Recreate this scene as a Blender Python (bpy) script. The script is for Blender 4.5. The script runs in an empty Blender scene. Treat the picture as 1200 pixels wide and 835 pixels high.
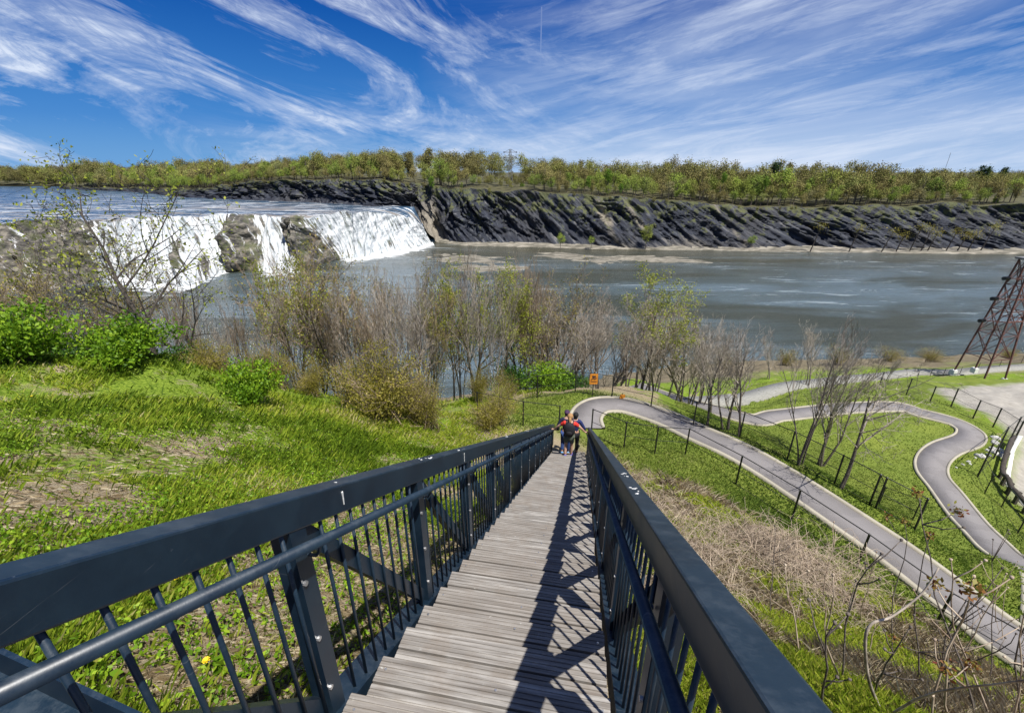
import bpy, math, random
import numpy as np
from mathutils import Vector, Matrix
from math import radians, sin, cos, pi
random.seed(7); RNG = np.random.default_rng(11)
S = bpy.context.scene
COL = S.collection

# ------------------------------------------------------------------ camera model (eye is the world origin)
FPX = 520.0; PITCH = radians(22.6); CP, SP = cos(PITCH), sin(PITCH)
def ray(px, py):
    x = (px-600)/FPX; d = (py-417.5)/FPX
    return np.array([x, CP-SP*d, -(SP+CP*d)])
def pt(px, py, z):
    r = ray(px, py); return r*(z/r[2])
def ptY(px, py, Y):
    r = ray(px, py); return r*(Y/r[1])
def ztop(py, Y):
    r = ray(600, py); return r[2]/r[1]*Y
cam = bpy.data.cameras.new('camera'); co = bpy.data.objects.new('camera', cam); COL.objects.link(co)
cam.sensor_width = 36; cam.lens = 36*FPX/1200; cam.clip_end = 20000; cam.clip_start = .05
co.location = (0, 0, 0); co.rotation_euler = (pi/2-PITCH, 0, 0); S.camera = co

# ------------------------------------------------------------------ tagging helpers
def tag(o, label=None, cat=None, group=None, kind=None):
    if label: o['label'] = label
    if cat: o['category'] = cat
    if group: o['group'] = group
    if kind: o['kind'] = kind
    return o
def empty(name, loc, rz=0):
    o = bpy.data.objects.new(name, None); o.location = loc; o.rotation_euler = (0, 0, rz)
    o.empty_display_size = .2; COL.objects.link(o); return o
def link_mesh(name, me, parent=None, loc=None):
    o = bpy.data.objects.new(name, me); COL.objects.link(o)
    if parent: o.parent = parent
    if loc is not None: o.location = loc
    return o
class MB:
    def __init__(s): s.v = []; s.f = []; s.m = []
    def add(s, vs, fs, mi=0):
        n = len(s.v); s.v.extend([tuple(v) for v in vs]); s.f.extend([tuple(i+n for i in f) for f in fs]); s.m.extend([mi]*len(fs))
    def box(s, c, sx, sy, sz, X=(1,0,0), Y=(0,1,0), Z=(0,0,1), mi=0):
        c = Vector(c); X = Vector(X)*sx/2; Y = Vector(Y)*sy/2; Z = Vector(Z)*sz/2
        vs = [c+a*X+b*Y+d*Z for a in (-1,1) for b in (-1,1) for d in (-1,1)]
        s.add(vs, [(0,1,3,2),(4,6,7,5),(0,4,5,1),(2,3,7,6),(0,2,6,4),(1,5,7,3)], mi)
    def beam(s, a, b, w, h, up=(0,0,1), mi=0):
        a = Vector(a); b = Vector(b); d = (b-a); L = d.length; d.normalize()
        X = d.cross(Vector(up)).normalized(); Z = X.cross(d).normalized()
        s.box((a+b)/2, w, L, h, X, d, Z, mi)
    def tube(s, pts, rad, n=6, mi=0, cap=True):
        pts = [Vector(p) for p in pts]
        if not hasattr(rad, '__len__'): rad = [rad]*len(pts)
        rings = []; base = len(s.v); prevX = None
        for i, p in enumerate(pts):
            d = (pts[min(i+1, len(pts)-1)]-pts[max(i-1, 0)])
            if d.length < 1e-9: d = Vector((0,0,1))
            d.normalize()
            X = (prevX - d*prevX.dot(d)) if prevX is not None else d.orthogonal()
            if X.length < 1e-6: X = d.orthogonal()
            X.normalize(); prevX = X; Y = d.cross(X)
            for k in range(n):
                t = 2*pi*k/n; s.v.append(tuple(p+(X*cos(t)+Y*sin(t))*rad[i]))
        for i in range(len(pts)-1):
            for k in range(n):
                a = base+i*n+k; b = base+i*n+(k+1)%n
                s.f.append((a, b, b+n, a+n)); s.m.append(mi)
        if cap and n > 3:
            s.f.append(tuple(base+k for k in range(n))[::-1]); s.m.append(mi)
            s.f.append(tuple(base+(len(pts)-1)*n+k for k in range(n))); s.m.append(mi)
    def blob(s, c, r, sub=1, jit=.15, sc=(1,1,1), mi=0, seed=None):
        rnd = random.Random(seed) if seed is not None else random
        import bmesh
        bm = bmesh.new(); bmesh.ops.create_icosphere(bm, subdivisions=sub, radius=1)
        n = len(s.v)
        for v in bm.verts:
            k = 1+rnd.uniform(-jit, jit); s.v.append((c[0]+v.co.x*r*k*sc[0], c[1]+v.co.y*r*k*sc[1], c[2]+v.co.z*r*k*sc[2]))
        for f in bm.faces: s.f.append(tuple(v.index+n for v in f.verts)); s.m.append(mi)
        bm.free()
    def mesh(s, name, mats, smooth=False):
        me = bpy.data.meshes.new(name); me.from_pydata(s.v, [], s.f)
        if not isinstance(mats, (list, tuple)): mats = [mats]
        for m in mats: me.materials.append(m)
        if len(mats) > 1: me.polygons.foreach_set('material_index', s.m)
        if smooth: me.polygons.foreach_set('use_smooth', [True]*len(me.polygons))
        me.update(); return me
    def build(s, name, mats, parent=None, smooth=False, origin=None):
        if origin is not None: s.v = [(v[0]-origin[0], v[1]-origin[1], v[2]-origin[2]) for v in s.v]
        return link_mesh(name, s.mesh(name, mats, smooth), parent)
def np_mesh(name, V, F, mats, smooth=False, attrs=None, colors=None):
    """V (n,3), F (m,k) uniform face size"""
    me = bpy.data.meshes.new(name); n = len(V); m, k = F.shape
    me.vertices.add(n); me.vertices.foreach_set('co', np.asarray(V, np.float32).ravel())
    me.loops.add(m*k); me.loops.foreach_set('vertex_index', np.asarray(F, np.int32).ravel())
    me.polygons.add(m); me.polygons.foreach_set('loop_start', np.arange(m, dtype=np.int32)*k)
    try: me.polygons.foreach_set('loop_total', np.full(m, k, np.int32))
    except Exception: pass
    if smooth: me.polygons.foreach_set('use_smooth', np.ones(m, bool))
    for mt in (mats if isinstance(mats, (list, tuple)) else [mats]): me.materials.append(mt)
    for an, arr in (attrs or {}).items():
        a = me.attributes.new(an, 'FLOAT', 'POINT'); a.data.foreach_set('value', np.asarray(arr, np.float32))
    for an, arr in (colors or {}).items():
        a = me.attributes.new(an, 'FLOAT_COLOR', 'POINT'); a.data.foreach_set('color', np.asarray(arr, np.float32).ravel())
    me.update(calc_edges=True); me.validate(); return me
def grid_faces(nu, nv, wrap=False):
    i, j = np.meshgrid(np.arange(nu if wrap else nu-1), np.arange(nv-1), indexing='ij')
    a = (i*nv+j).ravel(); i2 = ((i+1) % nu); b = (i2*nv+j).ravel()
    return np.stack([a, b, b+1, a+1], 1)

# ------------------------------------------------------------------ numpy value noise
def _h(ix, iy, seed):
    n = (ix.astype(np.int64)*374761393 + iy.astype(np.int64)*668265263 + seed*1274126177) & 0xffffffff
    n = ((n ^ (n >> 13))*1274126177) & 0xffffffff
    return ((n ^ (n >> 16)) & 0xffff)/65535.0
def vnoise(x, y, seed=0):
    ix = np.floor(x); iy = np.floor(y); fx = x-ix; fy = y-iy
    fx = fx*fx*(3-2*fx); fy = fy*fy*(3-2*fy)
    a = _h(ix, iy, seed); b = _h(ix+1, iy, seed); c = _h(ix, iy+1, seed); d = _h(ix+1, iy+1, seed)
    return (a*(1-fx)+b*fx)*(1-fy)+(c*(1-fx)+d*fx)*fy
def fbm(x, y, o=4, seed=0):
    s = 0; a = .5; t = 0
    for k in range(o):
        s = s+a*vnoise(x, y, seed+k*17); t += a; a *= .5; x = x*2.03+11.1; y = y*2.03+5.7
    return s/t

# ------------------------------------------------------------------ materials
def nodes(name):
    m = bpy.data.materials.new(name); m.use_nodes = True; nt = m.node_tree
    b = nt.nodes['Principled BSDF']; return m, nt, b
def N(nt, t, **kw):
    n = nt.nodes.new(t)
    for k, v in kw.items():
        if k in n.inputs: n.inputs[k].default_value = v
        else: setattr(n, k, v)
    return n
def ramp(nt, fac, stops, interp='LINEAR'):
    r = nt.nodes.new('ShaderNodeValToRGB'); r.color_ramp.interpolation = interp
    e = r.color_ramp.elements
    while len(e) < len(stops): e.new(.5)
    for i, (p, c) in enumerate(stops):
        e[i].position = p; e[i].color = tuple(c)+(1,) if len(c) == 3 else c
    nt.links.new(fac, r.inputs[0]); return r.outputs[0]
def noise(nt, scale, detail=5, rough=.6, vec=None, dist=0):
    n = N(nt, 'ShaderNodeTexNoise'); n.inputs['Scale'].default_value = scale; n.inputs['Detail'].default_value = detail
    n.inputs['Roughness'].default_value = rough; n.inputs['Distortion'].default_value = dist
    if vec is None:
        g = nt.nodes.new('ShaderNodeNewGeometry'); vec = g.outputs['Position']
    nt.links.new(vec, n.inputs['Vector']); return n.outputs[0]
def mapv(nt, scale=(1,1,1), rot=(0,0,0), src='Position'):
    if src == 'Position': v = nt.nodes.new('ShaderNodeNewGeometry').outputs['Position']
    else: v = nt.nodes.new('ShaderNodeTexCoord').outputs[src]
    m = nt.nodes.new('ShaderNodeMapping'); m.inputs['Scale'].default_value = scale; m.inputs['Rotation'].default_value = rot
    nt.links.new(v, m.inputs['Vector']); return m.outputs[0]
def mix(nt, fac, a, b, t='RGBA', blend='MIX'):
    n = nt.nodes.new('ShaderNodeMix'); n.data_type = t; n.blend_type = blend
    ii = {'RGBA': (0, 6, 7, 2), 'FLOAT': (0, 2, 3, 0)}[t]
    for s, i in ((fac, ii[0]), (a, ii[1]), (b, ii[2])):
        if isinstance(s, (int, float)): n.inputs[i].default_value = s
        elif isinstance(s, tuple): n.inputs[i].default_value = s+(1,) if len(s) == 3 else s
        else: nt.links.new(s, n.inputs[i])
    return n.outputs[ii[3]]
def math_(nt, op, a, b=None, c=None, clamp=False):
    n = nt.nodes.new('ShaderNodeMath'); n.operation = op; n.use_clamp = clamp
    for i, s in enumerate((a, b, c)):
        if s is None: continue
        if isinstance(s, (int, float)): n.inputs[i].default_value = s
        else: nt.links.new(s, n.inputs[i])
    return n.outputs[0]
def bump(nt, b, h, strength=.5, dist=.02):
    n = nt.nodes.new('ShaderNodeBump'); n.inputs['Strength'].default_value = strength; n.inputs['Distance'].default_value = dist
    nt.links.new(h, n.inputs['Height']); nt.links.new(n.outputs[0], b.inputs['Normal'])
def attr(nt, name):
    a = nt.nodes.new('ShaderNodeAttribute'); a.attribute_name = name; return a
def simple(name, c1, c2, scale=5, rough=.8, bs=.3, bd=.01, metal=0, stops=(.35, .65), detail=5):
    m, nt, b = nodes(name); n = noise(nt, scale, detail)
    nt.links.new(ramp(nt, n, [(stops[0], c1), (stops[1], c2)]), b.inputs['Base Color'])
    b.inputs['Roughness'].default_value = rough; b.inputs['Metallic'].default_value = metal
    if bs: bump(nt, b, noise(nt, scale*4, 4), bs, bd)
    return m
M = {}
def m_steel():
    m, nt, b = nodes('slate_painted_steel')
    n = noise(nt, 3, 6, .7); n2 = noise(nt, 60, 3, .7)
    c = ramp(nt, n, [(.4, (.005, .015, .030)), (.6, (.010, .025, .043))])
    sp = ramp(nt, n2, [(.70, (0,0,0)), (.78, (1,1,1))])
    c2 = mix(nt, math_(nt, 'MULTIPLY', sp, .35), c, (.10, .12, .14))
    gn = nt.nodes.new('ShaderNodeNewGeometry'); sz = nt.nodes.new('ShaderNodeSeparateXYZ'); nt.links.new(gn.outputs['Normal'], sz.inputs[0])
    du = noise(nt, 7, 8, .8); sc = noise(nt, 1., 3, .6, mapv(nt, (3, 3, 120), (.4, .3, 0)))
    dm = math_(nt, 'MULTIPLY', ramp(nt, du, [(.48, (0,0,0)), (.62, (1,1,1))]), math_(nt, 'MULTIPLY', math_(nt, 'MAXIMUM', sz.outputs[2], 0.05), .42))
    c2 = mix(nt, dm, c2, (.075, .095, .115)); c2 = mix(nt, math_(nt, 'MULTIPLY', ramp(nt, sc, [(.68, (0,0,0)), (.72, (1,1,1))]), .3), c2, (.16, .17, .18))
    nt.links.new(c2, b.inputs['Base Color'])
    nt.links.new(ramp(nt, n, [(.2, (.34,)*3), (.8, (.5,)*3)]), b.inputs['Roughness'])
    bump(nt, b, noise(nt, 90, 3), .12, .002); return m
M['steel'] = m_steel()
M['bolt'] = simple('galvanised_bolt', (.45,.45,.45), (.7,.7,.7), 30, .35, .1, .001, .8)
M['dropping'] = simple('white_dropping', (.5,.5,.47), (.85,.85,.82), 60, .9, .5, .003)
AZ = radians(10.138)
def m_wood():
    m, nt, b = nodes('weathered_tread_wood')
    rnd = nt.nodes.new('ShaderNodeObjectInfo').outputs['Random']
    ps = nt.nodes.new('ShaderNodeNewGeometry').outputs['Position']
    def dotv(vec, sc):
        d = nt.nodes.new('ShaderNodeVectorMath'); d.operation = 'DOT_PRODUCT'; nt.links.new(ps, d.inputs[0]); d.inputs[1].default_value = vec; return math_(nt, 'MULTIPLY', d.outputs['Value'], sc)
    cb = nt.nodes.new('ShaderNodeCombineXYZ'); nt.links.new(dotv((cos(AZ), -sin(AZ), 0), 1.6), cb.inputs[0]); nt.links.new(dotv((sin(AZ), cos(AZ), 0), 34.), cb.inputs[1]); v = cb.outputs[0]
    vv = nt.nodes.new('ShaderNodeVectorMath'); vv.operation = 'ADD'; nt.links.new(v, vv.inputs[0])
    cx = nt.nodes.new('ShaderNodeCombineXYZ'); nt.links.new(math_(nt, 'MULTIPLY', rnd, 37.), cx.inputs[0]); nt.links.new(cx.outputs[0], vv.inputs[1])
    g = noise(nt, 1.0, 6, .65, vv.outputs[0]); big = noise(nt, 4, 5, .7)
    c = ramp(nt, g, [(.36, (.13, .118, .105)), (.5, (.235, .22, .20)), (.64, (.39, .37, .34))])
    c = mix(nt, math_(nt, 'MULTIPLY', ramp(nt, big, [(.45, (0,0,0)), (.7, (1,1,1))]), .55), c, (.17, .13, .095))
    c = mix(nt, math_(nt, 'MULTIPLY', rnd, .5), c, (.20, .175, .15))
    li = noise(nt, 22, 4, .7)
    c = mix(nt, math_(nt, 'MULTIPLY', ramp(nt, li, [(.66, (0,0,0)), (.74, (1,1,1))]), .6), c, (.52, .52, .48))
    nt.links.new(c, b.inputs['Base Color']); b.inputs['Roughness'].default_value = .85
    bump(nt, b, g, .3, .002); return m
M['wood'] = m_wood()
def m_ground():
    m, nt, b = nodes('hillside_ground')
    dry = attr(nt, 'dry').outputs['Fac']; lawn = attr(nt, 'lawn').outputs['Fac']; grav = attr(nt, 'gravel').outputs['Fac']; shore = attr(nt, 'shore').outputs['Fac']
    a = noise(nt, .9, 7, .7); f = noise(nt, 14, 5, .75); f2 = noise(nt, 55, 4, .8)
    straw = ramp(nt, f2, [(.38, (.12, .085, .045)), (.5, (.31, .245, .15)), (.62, (.56, .48, .34))])
    green = ramp(nt, f, [(.38, (.06, .11, .010)), (.5, (.16, .24, .02)), (.62, (.28, .36, .05))])
    hill = mix(nt, ramp(nt, math_(nt, 'ADD', math_(nt, 'MULTIPLY', a, 1.1), math_(nt, 'MULTIPLY', dry, .75)), [(.62, (0,0,0)), (.76, (1,1,1))]), green, straw)
    ls = noise(nt, .35, 5, .6); lf = noise(nt, 22, 5, .8)
    lw = ramp(nt, lf, [(.38, (.08, .125, .02)), (.5, (.15, .20, .03)), (.62, (.24, .28, .06))])
    lw = mix(nt, math_(nt, 'MULTIPLY', ramp(nt, ls, [(.45, (0,0,0)), (.7, (1,1,1))]), .55), lw, (.22, .25, .045))
    c = mix(nt, lawn, hill, lw)
    gr = ramp(nt, noise(nt, 1.2, 8, .75), [(.3, (.27, .25, .215)), (.7, (.46, .43, .37))])
    c = mix(nt, grav, c, gr)
    sh = ramp(nt, noise(nt, .8, 8, .8), [(.3, (.10, .085, .05)), (.7, (.26, .215, .14))])
    c = mix(nt, shore, c, sh)
    nt.links.new(c, b.inputs['Base Color']); b.inputs['Roughness'].default_value = .95
    b.inputs['Specular IOR Level'].default_value = .15
    bump(nt, b, math_(nt, 'ADD', f, math_(nt, 'MULTIPLY', f2, .4)), .8, .06); return m
M['ground'] = m_ground()
def m_asph(name, c1, c2):
    m, nt, b = nodes(name); n = noise(nt, 180, 3, .8); l = noise(nt, 1.2, 6, .6); cr = noise(nt, 6, 8, .8)
    c = mix(nt, l, c1, c2)
    c = mix(nt, .5, c, ramp(nt, n, [(.35, tuple(x*.6 for x in c1)), (.65, tuple(x*1.35 for x in c2))]))
    c = mix(nt, math_(nt, 'MULTIPLY', ramp(nt, cr, [(.62, (0,0,0)), (.75, (1,1,1))]), .4), c, tuple(x*.65 for x in c1))
    nt.links.new(c, b.inputs['Base Color']); b.inputs['Roughness'].default_value = .9; pt_ = noise(nt, .8, 4, .5); c = mix(nt, math_(nt, 'MULTIPLY', ramp(nt, pt_, [(.47, (0,0,0)), (.5, (1,1,1))]), .22), c, tuple(x*1.35 for x in c2))
    nt.links.new(c, b.inputs['Base Color']); bump(nt, b, n, .4, .01); return m
M['asphalt'] = m_asph('path_asphalt', (.15, .14, .135), (.22, .205, .20))
M['kerb'] = m_asph('kerb_concrete', (.26, .235, .175), (.42, .385, .30))
M['concrete'] = m_asph('pale_concrete', (.6, .6, .57), (.8, .8, .77))
def m_grass(name, stops, trans=.25, rough=.55):
    m, nt, b = nodes(name); c = attr(nt, 'tint').outputs['Fac']
    col = ramp(nt, c, stops); nt.links.new(col, b.inputs['Base Color']); b.inputs['Roughness'].default_value = rough
    b.inputs['Specular IOR Level'].default_value = .3
    t = nt.nodes.new('ShaderNodeBsdfTranslucent'); nt.links.new(col, t.inputs['Color'])
    mx = nt.nodes.new('ShaderNodeMixShader'); mx.inputs[0].default_value = trans
    nt.links.new(b.outputs[0], mx.inputs[1]); nt.links.new(t.outputs[0], mx.inputs[2])
    nt.links.new(mx.outputs[0], nt.nodes['Material Output'].inputs[0]); return m
M['blade'] = m_grass('grass_blades', [(0, (.085, .15, .008)), (.35, (.22, .32, .02)), (.75, (.40, .46, .045)), (.9, (.50, .47, .11)), (1, (.60, .52, .28))], .38)
M['straw'] = m_grass('dead_straw', [(0, (.16, .115, .06)), (.5, (.38, .30, .18)), (1, (.60, .53, .38))], .1, .8)
M['leaf'] = m_grass('bright_leaves', [(0, (.06, .14, .006)), (.6, (.17, .31, .012)), (1, (.34, .48, .03))], .35)
M['leafdark'] = m_grass('deep_green_leaves', [(0, (.02, .07, .006)), (.6, (.06, .15, .015)), (1, (.13, .22, .03))], .3)
M['leafyel'] = m_grass('yellow_green_leaves', [(0, (.16, .20, .015)), (.6, (.32, .36, .03)), (1, (.46, .46, .09))], .35)
M['leafolive'] = m_grass('olive_buds', [(0, (.14, .13, .02)), (.6, (.30, .27, .04)), (1, (.42, .33, .09))], .3)
M['leafred'] = m_grass('reddish_buds', [(0, (.16, .035, .02)), (.45, (.24, .12, .03)), (1, (.28, .30, .05))], .3)
def m_crown():
    m, nt, b = nodes('far_crown_leaves')
    rnd = nt.nodes.new('ShaderNodeObjectInfo').outputs['Random']; t = attr(nt, 'tint').outputs['Fac']
    base = ramp(nt, rnd, [(0, (.22, .19, .07)), (.22, (.30, .26, .10)), (.42, (.25, .28, .06)), (.62, (.19, .26, .05)), (.8, (.32, .40, .07)), (1, (.25, .23, .11))])
    br = ramp(nt, t, [(0, (.72,)*3), (1, (1.25,)*3)])
    c = mix(nt, 1., base, br, 'RGBA', 'MULTIPLY')
    nt.links.new(c, b.inputs['Base Color']); b.inputs['Roughness'].default_value = .8
    b.inputs['Specular IOR Level'].default_value = .1
    return m
M['crown'] = m_crown()
M['crowngreen'] = m_grass('fresh_crown_leaves', [(0, (.06, .14, .01)), (1, (.20, .32, .03))], .2, .8)
M['crowndark'] = m_grass('evergreen_needles', [(0, (.012, .04, .012)), (1, (.04, .08, .02))], .1, .8)
M['bark'] = simple('grey_brown_bark', (.07, .055, .045), (.19, .16, .135), 14, .95, .8, .02)
M['barkdark'] = simple('dark_bark', (.03, .025, .02), (.09, .075, .06), 14, .95, .8, .02)
M['twig'] = simple('pale_pinkish_twigs', (.15, .125, .10), (.50, .43, .35), 6, .9, 0)
M['twigbrown'] = simple('brown_twigs', (.11, .08, .05), (.36, .275, .19), 6, .9, 0)
M['blackmetal'] = simple('black_fence_paint', (.008, .009, .009), (.02, .02, .02), 20, .5, .1, .002)
M['rust'] = simple('rusty_red_lattice_steel', (.06, .025, .022), (.17, .07, .055), 4, .8, .3, .01)
M['greymetal'] = simple('grey_lattice_steel', (.10, .10, .10), (.2, .2, .2), 4, .7, 0)
def m_chain():
    m, nt, b = nodes('chain_link_wire'); b.inputs['Base Color'].default_value = (.02, .022, .02, 1); b.inputs['Roughness'].default_value = .5
    uv = nt.nodes.new('ShaderNodeUVMap'); sx = nt.nodes.new('ShaderNodeSeparateXYZ'); nt.links.new(uv.outputs[0], sx.inputs[0])
    k = 12.0
    fs = []
    for sg in ('ADD', 'SUBTRACT'):
        d = math_(nt, sg, sx.outputs[0], sx.outputs[1]); f = math_(nt, 'FRACT', math_(nt, 'MULTIPLY', d, k))
        fs.append(math_(nt, 'LESS_THAN', f, .07))
    al = math_(nt, 'MAXIMUM', fs[0], fs[1]); nt.links.new(al, b.inputs['Alpha']); return m
M['chain'] = m_chain()
M['rock'] = simple('pale_riprap_stone', (.34, .33, .30), (.62, .61, .57), 3, .9, .6, .05)

# ------------------------------------------------------------------ terrain
AZ = radians(10.138); SL = .5757
R_ = np.array([cos(AZ), -sin(AZ), 0]); F_ = np.array([sin(AZ), cos(AZ), 0])
def stair(a, s, b):          # a across, s along (plan metres), b height above the sloping eye line
    p = a*R_+s*F_; return np.array([p[0], p[1], b-SL*s])
CA = -.3675                  # centre line of the flight
CTRL_PX = [ (700,478,-10.5),(660,480,-10.5),(640,466,-10.6),(614,500,-10.3),(590,470,-11.0),
 (630,463,-10.7),(674,462,-10.7),(717,467,-10.7),(762,478,-10.7),(812,500,-10.7),(866,516,-10.7),(921,543,-10.75),(975,574,-10.8),(1023,602,-10.8),(1068,628,-10.9),(1130,664,-11.0),(1200,706,-11.2),
 (731,525,-10.25),(768,532,-10.2),(803,534,-10.2),(863,564,-10.2),(929,604,-10.2),(1007,656,-10.2),(1102,721,-10.3),(1200,790,-10.4),
 (780,575,-8.9),(860,600,-9.4),(860,680,-7.2),(960,700,-7.7),(1060,760,-7.3),(1100,815,-5.6),(960,820,-3.7),(1190,832,-5.6),
 # left hillside
 (100,600,-3.5),(0,640,-2.9),(0,520,-3.9),(150,520,-4.4),(250,560,-4.6),(100,450,-5.5),(0,420,-5.2),(190,425,-6.0),(300,470,-7.0),(380,500,-7.6),(450,512,-8.4),(520,520,-9.2),
 (0,820,-2.5),(-200,520,-3.6),(-200,430,-4.6),
 (800,480,-17.5),(840,482,-17.5),(770,468,-18.5),(740,455,-19.5),
 # lower lawn and riverside
 (860,487,-17.5),(960,481,-18),(1053,476,-18.3),(900,520,-17.2),(1000,520,-17.8),(1040,560,-17.6),(1080,600,-17.2),(1117,494,-18.2),(1137,507,-18.1),(1092,545,-17.8),(1137,610,-17.0),(1165,640,-16.5),(1215,700,-15.6),(1250,640,-16.8),
 (1115,478,-19.2),(1140,490,-19.2),(1163,502,-19.2),(1178,525,-19.4),(1150,562,-18.4),(1171,600,-18.2),(1200,560,-20),(1200,620,-18.8),(1290,560,-20),
 (1180,470,-21.5),(1120,455,-22.5),(1260,470,-22),(1155,441,-26),(1120,440,-26),(1190,440,-26),(1080,445,-24.5),(1000,445,-24.5),(900,455,-22.5),(820,455,-22.5),(900,437,-28),(1000,433,-28),(1080,434,-27.5),(1200,428,-28.2),
 (900,423,-36),(1000,421,-36),(1100,417,-36),(1200,413,-36),(1300,410,-36) ]
CTRL_W = [(6,75,-37),(-30,66,-37),(-60,60,-37),(-100,60,-37),(-150,66,-37),(-210,80,-37),(-80,40,-26),(-40,42,-26),(-120,40,-24),(-15,44,-25),(5,48,-25),(-10,30,-17.5),(6,32,-18.5),(-25,26,-15),(-40,22,-12),(-60,22,-12),(-100,20,-10),(-5,22,-12),(3,24,-12.2),(9,24,-12.5),(-15,18,-9.5),(-24,14,-7),
 (-3,0,-2.2),(-10,0,-2.4),(-25,0,-2.6),(-60,0,-3.5),(-60,-40,-2),(0,-10,-1.8),(0,-40,-1.5),(6,0,-3.4),(12,0,-5.5),(22,0,-9),(14,-8,-4),(30,-20,-7),(60,-40,-8),(60,0,-15),(110,0,-17),(110,-50,-10),(200,0,-20),(200,60,-28),(160,40,-25),(0,-150,-1),(-150,-100,-2),(150,-150,-6),
 (60,95,-40),(0,100,-42),(-80,90,-42),(-180,110,-42),(130,105,-40),(220,110,-42),(300,60,-30),(300,110,-40),(-220,40,-20),(-220,-20,-6),(25,8,-11.2),(32,14,-15.8),(40,18,-17.2)]
C3 = [pt(*c) for c in CTRL_PX]+[np.array(c, float) for c in CTRL_W]
for s in np.arange(-1, 15, 1.6):
    off = .75 if s < 12 else .45
    C3.append(stair(CA, s, -1.6-off)); 
    if s < 12: C3.append(stair(CA+1.8, s, -1.6-off-.35)); C3.append(stair(CA-2.2, s, -1.6-off+.12))
C3 = np.array(C3)
def tps_fit(P, lam=.03):
    X = P[:, :2]; n = len(X)
    d2 = ((X[:, None]-X[None])**2).sum(-1); K = .5*d2*np.log(d2+1e-9)
    A = np.zeros((n+3, n+3)); A[:n, :n] = K+lam*np.eye(n)*10; A[:n, n] = 1; A[:n, n+1:] = X; A[n, :n] = 1; A[n+1:, :n] = X.T
    return X, np.linalg.solve(A, np.concatenate([P[:, 2], [0, 0, 0]]))
TX, TW = tps_fit(C3)
def H0(x, y):
    x = np.atleast_1d(np.asarray(x, float)).ravel(); y = np.atleast_1d(np.asarray(y, float)).ravel()
    out = np.empty(len(x)); CH = 20000
    for i in range(0, len(x), CH):
        xx = x[i:i+CH, None]; yy = y[i:i+CH, None]
        d2 = (xx-TX[None, :, 0])**2+(yy-TX[None, :, 1])**2
        out[i:i+CH] = (.5*d2*np.log(d2+1e-9))@TW[:-3]+TW[-3]+xx[:, 0]*TW[-2]+yy[:, 0]*TW[-1]
    return np.clip(out, -44, 0)
def catmull(P, n=10):
    P = [np.array(p, float) for p in P]; P = [2*P[0]-P[1]]+P+[2*P[-1]-P[-2]]; o = []
    for i in range(1, len(P)-2):
        for k in range(n):
            t = k/n; a, b, c, d = P[i-1:i+3]
            o.append(.5*((2*b)+(-a+c)*t+(2*a-5*b+4*c-d)*t*t+(-a+3*b-3*c+d)*t**3))
    o.append(P[-2]); return np.array(o)
def hit0(px, py):
    r = ray(px, py); t = np.geomspace(1.2, 400, 900); p = r[None]*t[:, None]
    below = p[:, 2] < H0(p[:, 0], p[:, 1]); i = int(np.argmax(below)); 
    if not below[i]: return p[-1]
    a, b = t[max(i-1, 0)], t[i]
    for _ in range(18):
        m = (a+b)/2; q = r*m
        if q[2] < H0(q[0], q[1])[0]: b = m
        else: a = m
    return r*b
# path centre lines
UP = [(683,507),(689,488),(700,477),(722,471),(748,474),(783,486),(820,504),(860,523),(900,548),(950,580),(1000,612),(1045,642),(1090,674),(1140,712),(1200,758),(1260,805)]
UP = [ (688,505),(686,492),(692,481),(706,474),(730,473),(757,480),(785,490),(820,508),(860,528),(900,551),(950,583),(1000,616),(1045,645),(1090,676),(1140,712),(1200,756),(1270,810)]
pathA = catmull([pt(x, y, -10.55) for x, y in UP], 8)
SP_ = [(880,490),(910,487),(960,481),(1002,477),(1053,477),(1079,483),(1117,494),(1134,503),(1138,510),(1131,517),(1108,525),(1094,537),(1092,553),(1108,576),(1137,610),(1165,640),(1215,690),(1270,740)]
bp = [hit0(x, y) for x, y in SP_]; bp = [bp[0]+np.array([-6.5, 9, 0]), bp[0]+np.array([-3.2, 3.2, 0])]+bp; pathB = catmull(bp, 8)
GP = [(845,467),(870,463),(930,454),(985,446),(1030,441),(1075,437),(1120,436),(1170,432),(1230,429)]
cp_ = [hit0(x, y) for x, y in GP]; cp_ = [cp_[0]+np.array([-16, 1, 0])]+cp_; pathC = catmull(cp_, 8)
PW = [(pathA, 1.55), (pathB, 1.75), (pathC, 1.9)]
def smooth1(z, k=9):
    zz = np.pad(z, k, mode='edge'); return np.convolve(zz, np.ones(2*k+1)/(2*k+1), 'valid')
PROF = []
for P, w in PW:
    PROF.append(smooth1(H0(P[:, 0], P[:, 1]), 6))
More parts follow.
